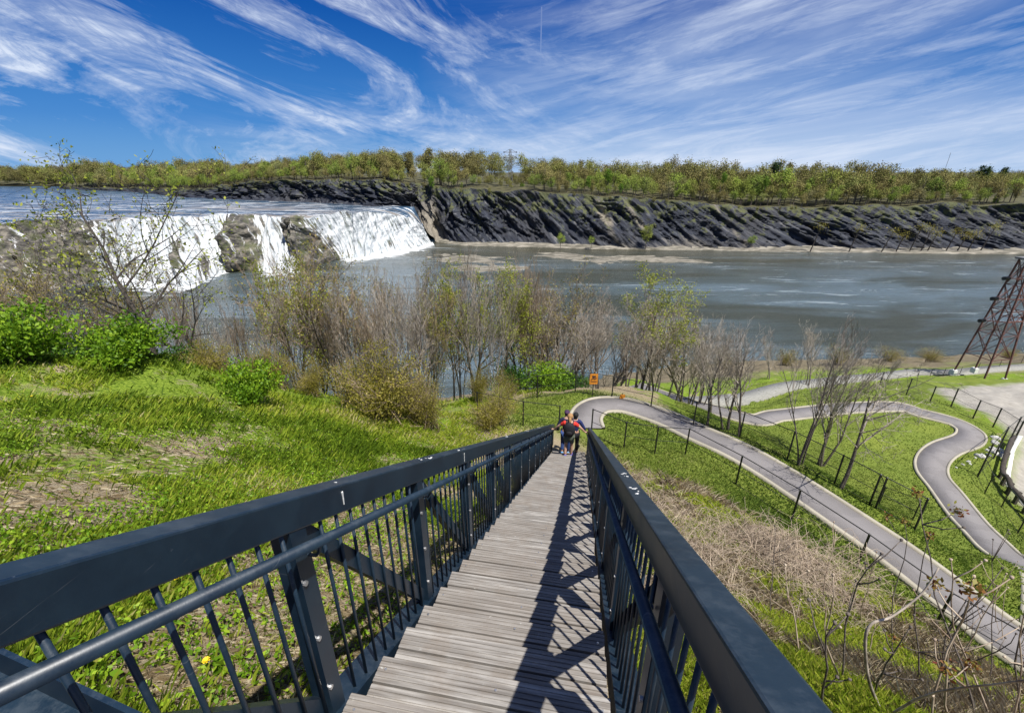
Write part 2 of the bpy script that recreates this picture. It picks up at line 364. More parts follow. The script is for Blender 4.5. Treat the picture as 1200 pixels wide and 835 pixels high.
def H(x, y):
    x = np.atleast_1d(np.asarray(x, float)).ravel(); y = np.atleast_1d(np.asarray(y, float)).ravel()
    z = H0(x, y)
    z = z-np.clip((y-112-np.maximum(0, -x-60)*-.1)/10, 0, 1)*44; z = np.maximum(z, -44)
    r = np.hypot(x, y)
    z = z+(fbm(x*.5, y*.5, 3, 3)-.5)*np.clip(.35*(r/12), .1, .9)*np.clip((r-1)/4, 0, 1)
    for (P, w), pr in zip(PW, PROF):
        mn = P[:, :2].min(0)-4; mx = P[:, :2].max(0)+4
        k = np.where((x > mn[0]) & (x < mx[0]) & (y > mn[1]) & (y < mx[1]))[0]
        for i in range(0, len(k), 20000):
            kk = k[i:i+20000]
            d2 = (x[kk, None]-P[None, :, 0])**2+(y[kk, None]-P[None, :, 1])**2
            j = d2.argmin(1); d = np.sqrt(d2[np.arange(len(kk)), j])
            a = np.clip(1-(d-w/2-.6)/1.3, 0, 1); a = a*a*(3-2*a)
            z[kk] = z[kk]*(1-a)+(pr[j]-.06)*a
    # keep the soil below the flight
    a = x*R_[0]+y*R_[1]; s = x*F_[0]+y*F_[1]
    lim = -1.6-SL*s-.42
    inn = (np.abs(a-CA) < 1.1) & (s > -1.5) & (s < 14.2)
    z = np.where(inn, np.minimum(z, lim), z)
    return z
def Hs(x, y): return float(H(x, y)[0])
def hit(px, py, off=0):
    r = ray(px, py); t = np.geomspace(1.2, 400, 900); p = r[None]*t[:, None]
    below = p[:, 2] < H(p[:, 0], p[:, 1]); i = int(np.argmax(below))
    if not below[i]: return p[-1]
    a, b = t[max(i-1, 0)], t[i]
    for _ in range(14):
        m = (a+b)/2; q = r*m
        if q[2] < H(q[0], q[1])[0]: b = m
        else: a = m
    return r*b
def place(px, Y):            # ground point at plan distance Y below photo column px
    z = -10.
    for _ in range(8):
        x = (px-600)/FPX*(Y*CP-z*SP); z = Hs(x, Y)
    return np.array([x, Y, z])
def inpoly(x, y, P):
    c = np.zeros(len(x), bool); n = len(P)
    for i in range(n):
        x1, y1 = P[i][:2]; x2, y2 = P[(i+1) % n][:2]
        k = ((y1 > y) != (y2 > y)) & (x < (x2-x1)*(y-y1)/(y2-y1+1e-12)+x1); c ^= k
    return c
def tri_soft(x, y, P, w):    # soft mask from jittered tests
    o = np.zeros(len(x))
    for k in range(6):
        t = k*pi/3; o += inpoly(x+w*cos(t), y+w*sin(t), P)
    return o/6
LAWN1 = [hit0(*q) for q in [(585,480),(615,463),(680,459),(745,469),(812,500),(866,516),(921,543),(975,574),(1023,602),(1068,628),(1130,664),(1210,712),(1215,800),(1150,758),(1080,718),(1020,690),(965,655),(905,620),(850,588),(800,562),(760,556),(730,545),(700,525),(645,500),(600,503)]]
LAWN2 = [hit0(*q) for q in [(790,470),(880,452),(1000,446),(1090,440),(1215,447),(1215,456),(1180,452),(1120,452),(1090,458),(1120,478),(1165,505),(1182,530),(1176,560),(1185,585),(1215,610),(1300,720),(1200,712),(1068,632),(975,576),(866,518),(812,502)]]
LOT = [hit0(*q) for q in [(1092,457),(1130,453),(1160,451),(1230,446),(1330,450),(1400,540),(1330,640),(1215,606),(1192,590),(1182,566),(1184,545),(1192,522),(1183,508),(1150,484),(1120,470)]]
rs = np.concatenate([np.linspace(0, 1.2, 5), np.geomspace(1.4, 420, 640)]); th = np.concatenate([np.linspace(-70, 70, 760, endpoint=False), np.linspace(70, 290, 120, endpoint=False)])*pi/180
TT, RR = np.meshgrid(th, rs, indexing='ij'); gx = (RR*np.sin(TT)).ravel(); gy = (RR*np.cos(TT)).ravel()
gz = H(gx, gy)
gz = gz+(fbm(gx*6, gy*6, 3, 9)-.5)*.05*np.clip(RR.ravel()/3, 0, 1)*(1-0)
lawn = np.maximum(tri_soft(gx, gy, LAWN1, .5), tri_soft(gx, gy, LAWN2, .8)); grav = tri_soft(gx, gy, LOT, .5)
shore = np.clip((-26.5-gz+(fbm(gx*.2, gy*.2, 3, 5)-.5)*4)/3, 0, 1)
aa = gx*R_[0]+gy*R_[1]-CA; ss = gx*F_[0]+gy*F_[1]
dry = np.clip(.75-np.maximum(np.abs(aa)-1.6, 0)*.22, 0, .75)+np.where(aa > .5, .38*np.clip((gz+10.6)*.6, 0, 1), 0)
dry = dry+.25*(fbm(gx*.6, gy*.6, 3, 31)-.4)
# worn bare patches on the left slope
for q, rx in (((110,600), 1.0), ((30,600), .9), ((235,525), .7), ((270,520), .6), ((150,585), .6)):
    c = hit0(*q); d = np.hypot(gx-c[0], (gy-c[1])*1.3); dry += .55*np.exp(-(d/rx)**2)
me = np_mesh('ground', np.stack([gx, gy, gz], 1), grid_faces(len(th), len(rs), True), M['ground'], True,
             {'lawn': lawn, 'gravel': grav, 'dry': np.clip(dry, 0, 1.2), 'shore': shore})
tag(link_mesh('ground', me), kind='structure')
def masks_at(x, y):
    return np.maximum(inpoly(x, y, LAWN1), inpoly(x, y, LAWN2)), inpoly(x, y, LOT)
def near_path(x, y, extra=.15):
    o = np.zeros(len(x), bool)
    for P, w in PW:
        for i in range(0, len(x), 20000):
            d2 = (x[i:i+20000, None]-P[None, :, 0])**2+(y[i:i+20000, None]-P[None, :, 1])**2
            o[i:i+20000] |= np.sqrt(d2.min(1)) < w/2+extra
    return o

def ribbon(name, P, z, off0, off1, mat, dz0, dz1=None, thick=None, wob=0):
    d = np.gradient(P[:, :2], axis=0); d /= np.linalg.norm(d, axis=1)[:, None]+1e-9
    nrm = np.stack([d[:, 1], -d[:, 0]], 1); k = len(P); w = (fbm(np.arange(k)*.35, np.zeros(k)+off0, 2, 5)-.5)*wob
    A = P[:, :2]+nrm*(off0+w)[:, None] if wob else P[:, :2]+nrm*off0; B = P[:, :2]+nrm*off1
    dz1 = dz0 if dz1 is None else dz1
    if thick:
        V = np.concatenate([np.c_[A, z+dz0-thick], np.c_[A, z+dz0], np.c_[B, z+dz1], np.c_[B, z+dz1-thick]]); F = []
        for j in range(4):
            for i in range(k-1):
                a = j*k+i; b = ((j+1) % 4)*k+i; F.append((a, b, b+1, a+1))
        F = np.array(F)
    else:
        V = np.concatenate([np.c_[A, z+dz0], np.c_[B, z+dz1]]); F = np.array([(i, k+i, k+i+1, i+1) for i in range(k-1)])
    return tag(link_mesh(name, np_mesh(name, V, F, mat, False)), kind='structure')
M['gravelpath'] = simple('pale_gravel', (.20, .20, .175), (.34, .33, .29), 6, .95, .5, .03)
for (P, w), pr, nm in zip(PW, PROF, ('upper_path', 'winding_path', 'riverside_path')):
    if nm == 'riverside_path': ribbon(nm, P, pr, -w/2, w/2, M['gravelpath'], .12, thick=.4); continue
    ribbon(nm, P, pr, -w/2+.14, w/2-.14, M['asphalt'], .012, thick=.2)
    ribbon('kerb', P, pr, -w/2, -w/2+.14, M['kerb'], .055, thick=.25); ribbon('kerb', P, pr, w/2-.14, w/2, M['kerb'], .055, thick=.25)
    if nm == 'upper_path': pass

# ------------------------------------------------------------------ river, upper river, falls, cliff
def m_river():
    m, nt, b = nodes('river_water')
    v = mapv(nt, (.012, .045, .02), (0, 0, radians(8))); big = noise(nt, 1., 6, .6, v, .6)
    v2 = mapv(nt, (.03, .16, .05), (0, 0, radians(-6))); foam = noise(nt, 1., 9, .72, v2, 1.2)
    yy = nt.nodes.new('ShaderNodeSeparateXYZ'); gg = nt.nodes.new('ShaderNodeNewGeometry'); nt.links.new(gg.outputs['Position'], yy.inputs[0])
    fd = nt.nodes.new('ShaderNodeMapRange'); fd.inputs[1].default_value = 150; fd.inputs[2].default_value = 225; nt.links.new(yy.outputs[1], fd.inputs[0])
    c = ramp(nt, big, [(.40, (.05, .06, .045)), (.5, (.075, .105, .11)), (.60, (.12, .17, .20))])
    c = mix(nt, math_(nt, 'MULTIPLY', fd.outputs[0], .75), c, (.055, .05, .028))  # cliff reflection painted into the water colour, browner toward the far bank
    fm = math_(nt, 'MULTIPLY', ramp(nt, foam, [(.55, (0,0,0)), (.66, (1,1,1))]), ramp(nt, big, [(.44, (0,0,0)), (.56, (1,1,1))]))
    c = mix(nt, math_(nt, 'MULTIPLY', fm, .4), c, (.55, .6, .6))
    nt.links.new(c, b.inputs['Base Color']); 
    nt.links.new(mix(nt, fm, .16, .6, 'FLOAT'), b.inputs['Roughness'])
    b.inputs['Specular IOR Level'].default_value = .5
    w1 = noise(nt, 1., 9, .75, mapv(nt, (.12, .7, .5), (0,0,radians(5))), .6)
    bump(nt, b, w1, 1., .9); return m
M['river'] = m_river()
def plane(name, x0, x1, y0, y1, z, mat):
    me = bpy.data.meshes.new(name); me.from_pydata([(x0,y0,z),(x1,y0,z),(x1,y1,z),(x0,y1,z)], [], [(0,1,2,3)]); me.materials.append(mat)
    return tag(link_mesh(name, me), kind='structure')
plane('river', -330, 1500, 30, 262, -36, M['river'])
# falls lip / base sampled in plan
LIP = [(-260,270),(-100,264),(0,262),(55,257),(105,260),(135,259),(200,255),(250,253),(300,253),(330,254),(370,252),(420,249,-17),(445,249,'Y',221),(466,251.5,'Y',230),(484,256,'Y',238),(497,267,'Y',245)]
BAS = [(-260,362),(-100,352),(0,345),(60,340),(112,332),(140,326),(215,337),(258,322),(300,317),(345,320),(392,306),(420,303),(445,299),(470,295),(492,290),(506,285)]
lip = catmull([(ptY(q[0], q[1], q[3]) if len(q) == 4 else pt(q[0], q[1], -17)) for q in LIP], 40); bas = catmull([pt(x, y, -36.3) for x, y in BAS], 40)
lpx = catmull([(q[0], q[1], 0) for q in LIP], 40)[:, 0]
nu = len(lip); nv = 70
U = np.linspace(0, 1, nv)
Vt = np.empty((nu, nv, 3)); wet = np.empty((nu, nv))
lip[:, 2] += np.where(lpx < 478, (fbm(lpx*.12, lpx*0, 4, 91)-.5)*2.2-1.1*np.exp(-((lpx-318)/9)**2), 0); lip[:, 1] += (fbm(lpx*.05, lpx*0, 4, 92)-.5)*22*np.clip((470-lpx)/60, 0, 1)
arc = np.r_[0, np.cumsum(np.linalg.norm(np.diff(lip, axis=0), axis=1))]
def bell(x, c, w): return np.exp(-((x-c)/w)**2)
for j, u in enumerate(U):
    # rounded lip then steep face
    hz = u**1.35; fall = 1-(1-u)**1.15 if u > 0 else 0
    p = lip*(1-hz)+bas*hz; z = lip[:, 2]+(-36.3-lip[:, 2])*(u**1.25*.55+.45*fall)
    p[:, 2] = z; Vt[:, j] = p
    shift = u*18
    n = fbm(lpx*.06+u*.6, np.zeros(nu)+u*1.4, 4, 2)
    w = np.clip((lpx-118+n*18)/10, 0, 1)*np.clip((506-lpx)/6, 0, 1)
    rk = 1.7*bell(lpx, 279+3*u, 18)*(.55+.6*u)+1.8*bell(lpx, 347+10*u, 15+5*u)+.7*bell(lpx, 322+30*u, 6)*(u > .3)+.85*bell(lpx, 205, 7)*bell(u, .62, .22)+.6*bell(lpx, 232, 10)*bell(u, .8, .25)+.5*bell(lpx, 295, 7)*(u > .5)
    w = w*np.clip(1.22-rk*1.35-(n-.5)*1.3, 0, 1.1)
    wet[:, j] = w
st = fbm(arc[:, None]*.55+U[None]*3, U[None]*3.5+0*arc[:, None], 5, 8); st2 = fbm(arc[:, None]*.16+U[None]*2.5, U[None]*4+0*arc[:, None], 4, 21)
nrm = np.array([.15, -1, .25]); amp = (st-.5)*3.0+(st2-.5)*(4+9*(1-np.clip(wet, 0, 1)))+(np.floor(st2*9+U[None]*3)/9-st2)*6*(1-np.clip(wet, 0, 1))
env = np.sin(np.clip(U, 0, 1)*pi)[None]**.6
Vt += nrm[None, None]*(amp*env)[..., None]
rb = (1.5*bell(lpx, 279, 17)+1.5*bell(lpx, 350, 15)+.8*bell(lpx, 100, 20)+.7*bell(lpx, 205, 9))[:, None]*env*(7+6*(fbm(U[None]*6+lpx[:, None]*.05, lpx[:, None]*.1, 4, 33)-.5))
Vt += np.array([0, -1, .3])[None, None]*rb[..., None]
def m_falls():
    m, nt, b = nodes('falling_water_and_shale'); w = attr(nt, 'wet').outputs['Fac']; u = attr(nt, 'along').outputs['Fac']; dn = attr(nt, 'down').outputs['Fac']
    cx = nt.nodes.new('ShaderNodeCombineXYZ'); nt.links.new(math_(nt, 'MULTIPLY', math_(nt, 'SUBTRACT', u, math_(nt, 'MULTIPLY', dn, 9.)), .55), cx.inputs[0]); nt.links.new(math_(nt, 'MULTIPLY', dn, 2.2), cx.inputs[1])
    s = noise(nt, 1., 8, .7, cx.outputs[0], .2)
    thr = math_(nt, 'ADD', w, math_(nt, 'MULTIPLY', math_(nt, 'SUBTRACT', s, .52), 5.5))
    f = ramp(nt, thr, [(.34, (0,0,0)), (.66, (1,1,1))])
    rockv = noise(nt, 1., 9, .75, mapv(nt, (.25, .25, .7), (0, radians(28), 0)))
    rock = ramp(nt, rockv, [(.38, (.025, .024, .022)), (.5, (.12, .11, .09)), (.62, (.30, .265, .21))])
    moss = noise(nt, .16, 6, .75); rock = mix(nt, math_(nt, 'MULTIPLY', ramp(nt, moss, [(.5, (0,0,0)), (.58, (1,1,1))]), .7), rock, (.09, .105, .03))
    wat = ramp(nt, s, [(.42, (.30, .35, .37)), (.5, (.58, .61, .62)), (.58, (.78, .79, .79))])
    nt.links.new(mix(nt, f, rock, wat), b.inputs['Base Color']); b.inputs['Roughness'].default_value = .7
    bump(nt, b, math_(nt, 'ADD', s, rockv), 1., .8); return m
M['falls'] = m_falls()
me = np_mesh('waterfall', Vt.reshape(-1, 3), grid_faces(nu, nv), M['falls'], True, {'wet': wet.ravel(), 'along': np.repeat(arc, nv), 'down': np.tile(U, nu)})
tag(link_mesh('waterfall', me), kind='structure')
# foam apron at the foot
M['foam'] = simple('churned_foam', (.35, .38, .38), (.85, .87, .87), .35, .8, .5, .3, stops=(.42, .58), detail=9)
def m_foam():
    m, nt, b = nodes('foam_apron'); e = attr(nt, 'edge').outputs['Fac']; n = noise(nt, 1., 8, .75, mapv(nt, (.12, .3, .2)), .8)
    a = ramp(nt, math_(nt, 'ADD', e, math_(nt, 'MULTIPLY', math_(nt, 'SUBTRACT', n, .5), 2.2)), [(.45, (0,0,0)), (.8, (1,1,1))])
    b.inputs['Base Color'].default_value = (.8, .83, .83, 1); b.inputs['Roughness'].default_value = .8
    nt.links.new(a, b.inputs['Alpha']); return m
M['apron'] = m_foam()
wfoot = np.convolve(np.pad(wet[:, -12], 12, mode='edge'), np.ones(25)/25, 'valid'); sel = np.where((lpx > 118))[0]; ap = []; ed = []
for j, t in enumerate(np.linspace(0, 1, 12)):
    q = bas[sel].copy(); q[:, 1] += 2-t*26; q[:, 0] += t*7; q[:, 2] = -35.94; ap.append(q); ed.append((1-t)*np.clip((lpx[sel]-112)/20, 0, 1)*np.clip(wfoot[sel]*1.1+.05, 0, 1))
ap = np.stack(ap, 1); ed = np.stack(ed, 1)
tag(link_mesh('foam', np_mesh('foam', ap.reshape(-1, 3), grid_faces(len(sel), 12), M['apron'], True, {'edge': ed.ravel()})), kind='structure')
# upper river behind the lip
def m_upper():
    m, nt, b = nodes('upper_river_rapids')
    t = attr(nt, 'back').outputs['Fac']
    n = noise(nt, 1., 8, .7, mapv(nt, (.02, .11, .05), (0,0,radians(-14))), .8); n2 = noise(nt, 1., 9, .75, mapv(nt, (.06, .4, .1), (0,0,radians(-10))), .6)
    wt = ramp(nt, n2, [(.4, (.02, .05, .09)), (.6, (.07, .13, .20))])
    fo = math_(nt, 'MULTIPLY', ramp(nt, n2, [(.53, (0,0,0)), (.60, (1,1,1))]), ramp(nt, t, [(.0, (1,1,1)), (.30, (.75,)*3), (.6, (.1,)*3)]))
    ledge = math_(nt, 'MULTIPLY', ramp(nt, n, [(.50, (0,0,0)), (.55, (1,1,1))]), ramp(nt, t, [(.0, (.8,)*3), (.15, (.45,)*3), (.4, (0,0,0))]))
    c = mix(nt, ledge, wt, (.27, .23, .18)); c = mix(nt, fo, c, (.8, .82, .82))
    nt.links.new(c, b.inputs['Base Color'])
    nt.links.new(mix(nt, math_(nt, 'MAXIMUM', fo, ledge), .2, .85, 'FLOAT'), b.inputs['Roughness']); bump(nt, b, n2, .7, .5); return m
M['upper'] = m_upper()
far = lip.copy(); dirn = np.stack([lip[:, 0], lip[:, 1]], 1); dirn /= np.linalg.norm(dirn, axis=1)[:, None]
rows = []; bk = []
tv = np.linspace(0, 1, 60)**1.6
Lm = lip[:, :2]
for t in tv:
    far2 = np.c_[Lm[:, 0]-t*150-t*2.6*np.maximum(0, -Lm[:, 0]-110), Lm[:, 1]+t*430*np.clip((500-lpx)/40, .12, 1)]; zl = lip[:, 2]+(-17-lip[:, 2])*min(1, t*30)
    rows.append(np.c_[far2, zl+(fbm(Lm[:, 0]*.1, Lm[:, 1]*0+t*60, 4, 4)-.5)*.5*(1 if t > 0 else 0)+ (0.0)]); bk.append(np.full(nu, t))
rows = np.stack(rows, 1)
me = np_mesh('upper_river', rows.reshape(-1, 3), grid_faces(nu, len(tv)), M['upper'], True, {'back': np.stack(bk, 1).ravel()})
tag(link_mesh('upper_river', me), kind='structure')
plane('upper_river_reach', -2500, 200, 590, 900, -17.05, M['upper'])
# cliff
CB = [(60,221.0,-17),(150,224.5,-17),(215,230.5,-17),(300,235,-17),(380,238,-17),(440,243,-17.6),(484,250,-22),(503,272,-30.8),(515,284,-36.3),(560,287,-36.3),(640,289,-36.3),(760,291,-36.3),(900,292.5,-36.3),(1050,294,-36.3),(1200,296,-36.3),(1400,300,-36.3),(1700,305,-36.3)]
CT = [219,221,221,212,210.5,212,216,218,219.5,221,225,233,242,240,239,241,243]
cb = [pt(x, y, z) for x, y, z in CB]
ct = []
for (x, y, z), b0, ty in zip(CB, cb, CT):
    back = 13+ (8 if x > 860 else 0); Y = b0[1]+back; q = ptY(x, ty, Y); q[0] = b0[0]+ (2 if x < 500 else 0); ct.append(q)
cbp = catmull(cb, 70); ctp = catmull(ct, 70); nc = len(cbp); cpx = catmull([(c[0], 0, 0) for c in CB], 70)[:, 0]
nvc = 56; ca = np.r_[0, np.cumsum(np.linalg.norm(np.diff(cbp[:, :2], axis=0), axis=1))]
CV = np.empty((nc, nvc, 3)); VV = np.linspace(0, 1, nvc)
tang = np.gradient(cbp[:, :2], axis=0); tang /= np.linalg.norm(tang, axis=1)[:, None]+1e-9; out = np.stack([tang[:, 1], -tang[:, 0]], 1)
for j, v in enumerate(VV):
    hor = v**.85
    CV[:, j] = cbp*(1-v)+ctp*v; CV[:, j, :2] = cbp[:, :2]*(1-hor)+ctp[:, :2]*hor
A = ca[:, None]; B = VV[None]
sk = A*.9+B*22                     # strata lean to the right going down
d1 = fbm(sk*.055, B*1.0+A*.004, 4, 40)-.5; d2 = fbm(sk*.22, B*2.2+A*.01, 4, 50)-.5; d3 = np.abs(fbm(sk*.6, B*5, 3, 60)-.5); dr = 1-2*np.abs(fbm(sk*.11, B*1.3, 3, 55)-.5)
rough = d1*15+d2*8-d3*6.0+(dr-.8)*9+(fbm(A*.02, B*.5, 2, 70)-.5)*14
ql = A*.13+B*3.6+fbm(A*.035, B*1.6, 4, 61)*7; qs = A*.42+B*8+fbm(A*.09, B*3.5, 4, 62)*6
rough = rough*.8+(fbm(A*.5, B*14, 3, 65)-.5)*2.2+((ql-np.floor(ql))-.5)*5.5*np.clip(fbm(A*.05, B*2, 3, 63)*3-1.0, 0, 1)+((qs-np.floor(qs))-.5)*2.4*np.clip(fbm(A*.12, B*4, 3, 64)*3-1.1, 0, 1)
ev = np.sin(np.clip(B*1.02, 0, 1)*pi)**.55*.9+.12
CV[..., :2] += (out[:, None, :]*(rough*ev)[..., None])
# ragged rim
CV[..., 2] += ((fbm(A*.12, B*0+3, 3, 80)-.5)*3.0)*(B**3)
# scree cones / slumps
scree = np.clip(fbm(A*.035, B*0, 3, 90)*1.5-B*1.5-.25, 0, 1)
CV[..., :2] += out[:, None, :]*(scree*5)[..., None]
pale = np.clip(bell(cpx, 505, 14)[:, None]*(1.3-1.1*B)+bell(cpx-28*(1-VV[None, :])*1.0 if False else cpx[:, None]+60*(B-1)*0-0, 0, 1e-3)*0+ 1.1*bell(cpx[:, None]-(700+ (1-B)*48), 0, 8)*.0+scree*.6, 0, 1)
for c0, w0, k0 in ((712, 9, .9), (750, 8, .75), (862, 9, .7), (1130, 22, .35), (640, 8, .4), (405, 14, .5), (352, 10, .35)):
    pale = np.maximum(pale, k0*bell(cpx[:, None]-(c0+(1-B)*34-17), 0, w0)*np.clip(fbm(A*.2, B*4, 3, 7)*1.8-.2, 0, 1))
def m_cliff():
    m, nt, b = nodes('dark_shale'); p = attr(nt, 'pale').outputs['Fac']; al = attr(nt, 'along').outputs['Fac']; up = attr(nt, 'up').outputs['Fac']
    cx = nt.nodes.new('ShaderNodeCombineXYZ'); nt.links.new(math_(nt, 'ADD', math_(nt, 'MULTIPLY', al, .42), math_(nt, 'MULTIPLY', up, 11.)), cx.inputs[0]); nt.links.new(math_(nt, 'MULTIPLY', up, 2.6), cx.inputs[1])
    s = noise(nt, 1., 9, .75, cx.outputs[0], .5); g = noise(nt, .9, 6, .7); bg = noise(nt, .03, 4, .6)
    c = ramp(nt, s, [(.36, (.004, .006, .013)), (.48, (.011, .015, .028)), (.56, (.035, .042, .058)), (.63, (.13, .13, .135)), (.72, (.26, .24, .21))])
    c = mix(nt, math_(nt, 'MULTIPLY', ramp(nt, bg, [(.45, (0,0,0)), (.65, (1,1,1))]), .25), c, (.09, .08, .065))
    sc = ramp(nt, g, [(.3, (.14, .125, .10)), (.7, (.32, .28, .215))])
    c = mix(nt, ramp(nt, math_(nt, 'ADD', p, math_(nt, 'MULTIPLY', math_(nt, 'SUBTRACT', s, .5), 1.2)), [(.35, (0,0,0)), (.75, (1,1,1))]), c, sc)
    vg = noise(nt, .25, 6, .7); vm = ramp(nt, math_(nt, 'ADD', vg, math_(nt, 'MULTIPLY', up, .2)), [(.66, (0,0,0)), (.72, (1,1,1))])
    c = mix(nt, math_(nt, 'MULTIPLY', vm, .8), c, (.10, .11, .03))
    nt.links.new(c, b.inputs['Base Color']); b.inputs['Roughness'].default_value = .75; bump(nt, b, s, 1., 1.2); return m
M['cliff'] = m_cliff()
me = np_mesh('cliff', CV.reshape(-1, 3), grid_faces(nc, nvc)[:, ::-1], M['cliff'], False, {'pale': pale.ravel(), 'along': np.repeat(ca, nvc), 'up': np.tile(VV, nc)})
tag(link_mesh('cliff', me), kind='structure')
# plateau behind the rim
M['plateau'] = simple('wood_floor', (.045, .045, .018), (.10, .09, .035), .2, .95, .3, .2)
rim = CV[:, -1].copy(); tvp = [0, .004, .01, .02, .04, .07, .12, .2, .4, 1]
rr = []
for t in tvp:
    q = rim.copy(); q[:, 0] += rim[:, 0]/np.maximum(rim[:, 1], 1)*t*3000*.8; q[:, 1] += t*3000; q[:, 2] = rim[:, 2]*(1-min(1, t*4))+(-8)*min(1, t*4)+ (.0 if t == 0 else .4*min(1, t*30)) + min(t*3000, 60)*.03; rr.append(q)
rr = np.stack(rr, 1); tag(link_mesh('plateau', np_mesh('plateau', rr.reshape(-1, 3), grid_faces(nc, len(tvp))[:, ::-1], M['plateau'], True)), kind='structure')
# far-left bank
plane('far_bank', -3500, 100, 588, 4000, -16.2, M['plateau'])
hx = np.linspace(-1500, -150, 120); hy = np.linspace(600, 1400, 30); HX, HY = np.meshgrid(hx, hy, indexing='ij')
HZ = -16+np.clip((HY-600)/160, 0, 1)*7+(fbm(HX*.01, HY*.01, 3, 3)-.5)*4
tag(link_mesh('far_hill', np_mesh('far_hill', np.stack([HX.ravel(), HY.ravel(), HZ.ravel()], 1), grid_faces(120, 30), M['plateau'], True)), kind='structure')
# beach at the cliff foot, gravel bars
def m_beach():
    m, nt, b = nodes('shingle'); n = noise(nt, 1., 9, .75, mapv(nt, (.15, .6, .5)))
    c = ramp(nt, n, [(.4, (.075, .07, .05)), (.5, (.17, .155, .12)), (.6, (.34, .31, .25))]); nt.links.new(c, b.inputs['Base Color']); b.inputs['Roughness'].default_value = .95; bump(nt, b, n, .8, .4); return m
M['beach'] = m_beach()
bi = np.where(cpx > 508)[0]; V = []
for t, dz in ((0, 1.6), (.35, .9), (.7, .4), (1, -.5)):
    wv = (4+5.5*fbm(ca[bi]*.03, ca[bi]*0, 3, 12)+2.5*np.clip((cpx[bi]-700)/200, 0, 1))*np.clip((cpx[bi]-505)/40, .1, 1)
    q = cbp[bi].copy(); q[:, :2] += out[bi]*(wv*t-2*(t == 0))[:, None]; q[:, 2] = -36+dz+(fbm(ca[bi]*.3, ca[bi]*0+t*5, 3, 2)-.5)*.7*(t < 1); V.append(q)
V = np.stack(V, 1); tag(link_mesh('shingle_beach', np_mesh('shingle_beach', V.reshape(-1, 3), grid_faces(len(bi), 4), M['beach'], True)), kind='structure')
def bar(name, outl, h, seed):
    P = [pt(x, y, -36) for x, y in outl]; P = catmull(P+[P[0]], 14)[:-1]; c = P.mean(0); P = P+(P-c)*((fbm(P[:, 0]*.25, P[:, 1]*.25, 4, seed+5)-.5)*.9)[:, None]; n = len(P); V = []; ks = np.linspace(1, 0, 9)
    for k in ks:
        q = c+(P-c)*k; q[:, 2] = -36.15+h*(1-k**3)+(fbm(q[:, 0]*.3, q[:, 1]*.6, 4, seed)-.45)*h*1.2*(k < 1); V.append(q)
    V = np.stack(V, 1); V[:, 1:, 2] += (fbm(V[:, 1:, 0]*.12, V[:, 1:, 1]*.3, 4, seed+9)-.55)*1.1; tag(link_mesh(name, np_mesh(name, V.reshape(-1, 3), grid_faces(n, 9, True), M['beach'], True)), kind='structure')
bar('gravel_bar', [(627,297),(645,295),(690,299),(740,299),(790,300),(816,305),(800,308),(740,306.5),(700,309),(668,304),(640,301)], .5, 3)
bar('gravel_bar', [(506,298),(540,297),(600,301),(604,309),(560,310),(510,306)], .4, 4)
bar('gravel_bar', [(545,310),(590,311),(628,313),(622,317),(560,319),(530,315)], .4, 5)

# ------------------------------------------------------------------ the wooden stair
SR = stair(CA, 15.4, -1.6); root = empty('outdoor_staircase', SR)
tag(root, 'long weathered wooden staircase with slate blue steel railings running down the grassy hill', 'staircase')
def sb(name, mb, mats, parent=root, smooth=False):
    if parent is root: return mb.build(name, mats, root, smooth, SR)
    return mb.build(name, mats, parent, smooth, SR)
RUN = .292; S0 = .018; NT = 53
RV, FV, ZV = Vector(R_), Vector(F_), Vector((0,0,1))
def tread_z(s):
    k = math.ceil((s-S0)/RUN-1e-6); return -1.6-SL*(S0+RUN*k)
def W(a, s, z): p = a*R_+s*F_; return Vector((p[0], p[1], z))
# stepped tread profile with grooves : two boards
def tread_profile():
    prof = []; bw = RUN/2-.012
    for bnum in range(2):
        x0 = bnum*(RUN/2-.003)+.002; prof_b = []; g = 5
        for i in range(g):
            c0 = x0+bw*(i+.06)/g; c1 = x0+bw*(i+.80)/g; c2 = x0+bw*(i+.83)/g; c3 = x0+bw*(i+1.02)/g
            prof_b += [(c0, 0), (c1, 0), (c2, -.005), (c3, -.005)]
        prof.append([(x0, -.042)]+prof_b+[(x0+bw, -.003), (x0+bw, -.042)])
    return prof
TP = tread_profile(); HALF = .6145
for k in range(-4, NT):
    s0 = S0+RUN*k; z = -1.6-SL*(S0+RUN*(k+1)); mb = MB()
    j0 = random.uniform(-.012, .012); jz = random.uniform(-.004, .006)
    for prof in TP:
        e0 = -HALF+random.uniform(-.008, .008); e1 = HALF+random.uniform(-.008, .008); n = len(prof); tw = random.uniform(-.003, .003)
        vs = [W(CA+e0, s0+x+.006, z+h+jz-tw) for x, h in prof]+[W(CA+e1, s0+x+.006, z+h+jz+tw) for x, h in prof]
        mb.add(vs, [(i, i+n, (i+1) % n+n, (i+1) % n) for i in range(n)]+[tuple(range(n)), tuple(range(n, 2*n))[::-1]], 0)
    t = sb('tread', mb, M['wood'])
    bb = MB()
    for a in (-.57, .0, .57):
        for q in (.25, .75):
            c = W(CA+a+(.03 if q > .5 and a == 0 else 0), s0+RUN*q, z+.0005)
            ring = [c+(RV*cos(u)+FV*sin(u))*.0085 for u in np.linspace(0, 2*pi, 8, endpoint=False)]; top = [c+(RV*cos(u)+FV*sin(u))*.005+ZV*.005 for u in np.linspace(0, 2*pi, 8, endpoint=False)]
            bb.add(ring+top, [(i, (i+1) % 8, (i+1) % 8+8, i+8) for i in range(8)]+[tuple(range(8, 16))])
    o = sb('bolt_row', bb, M['bolt'], t)
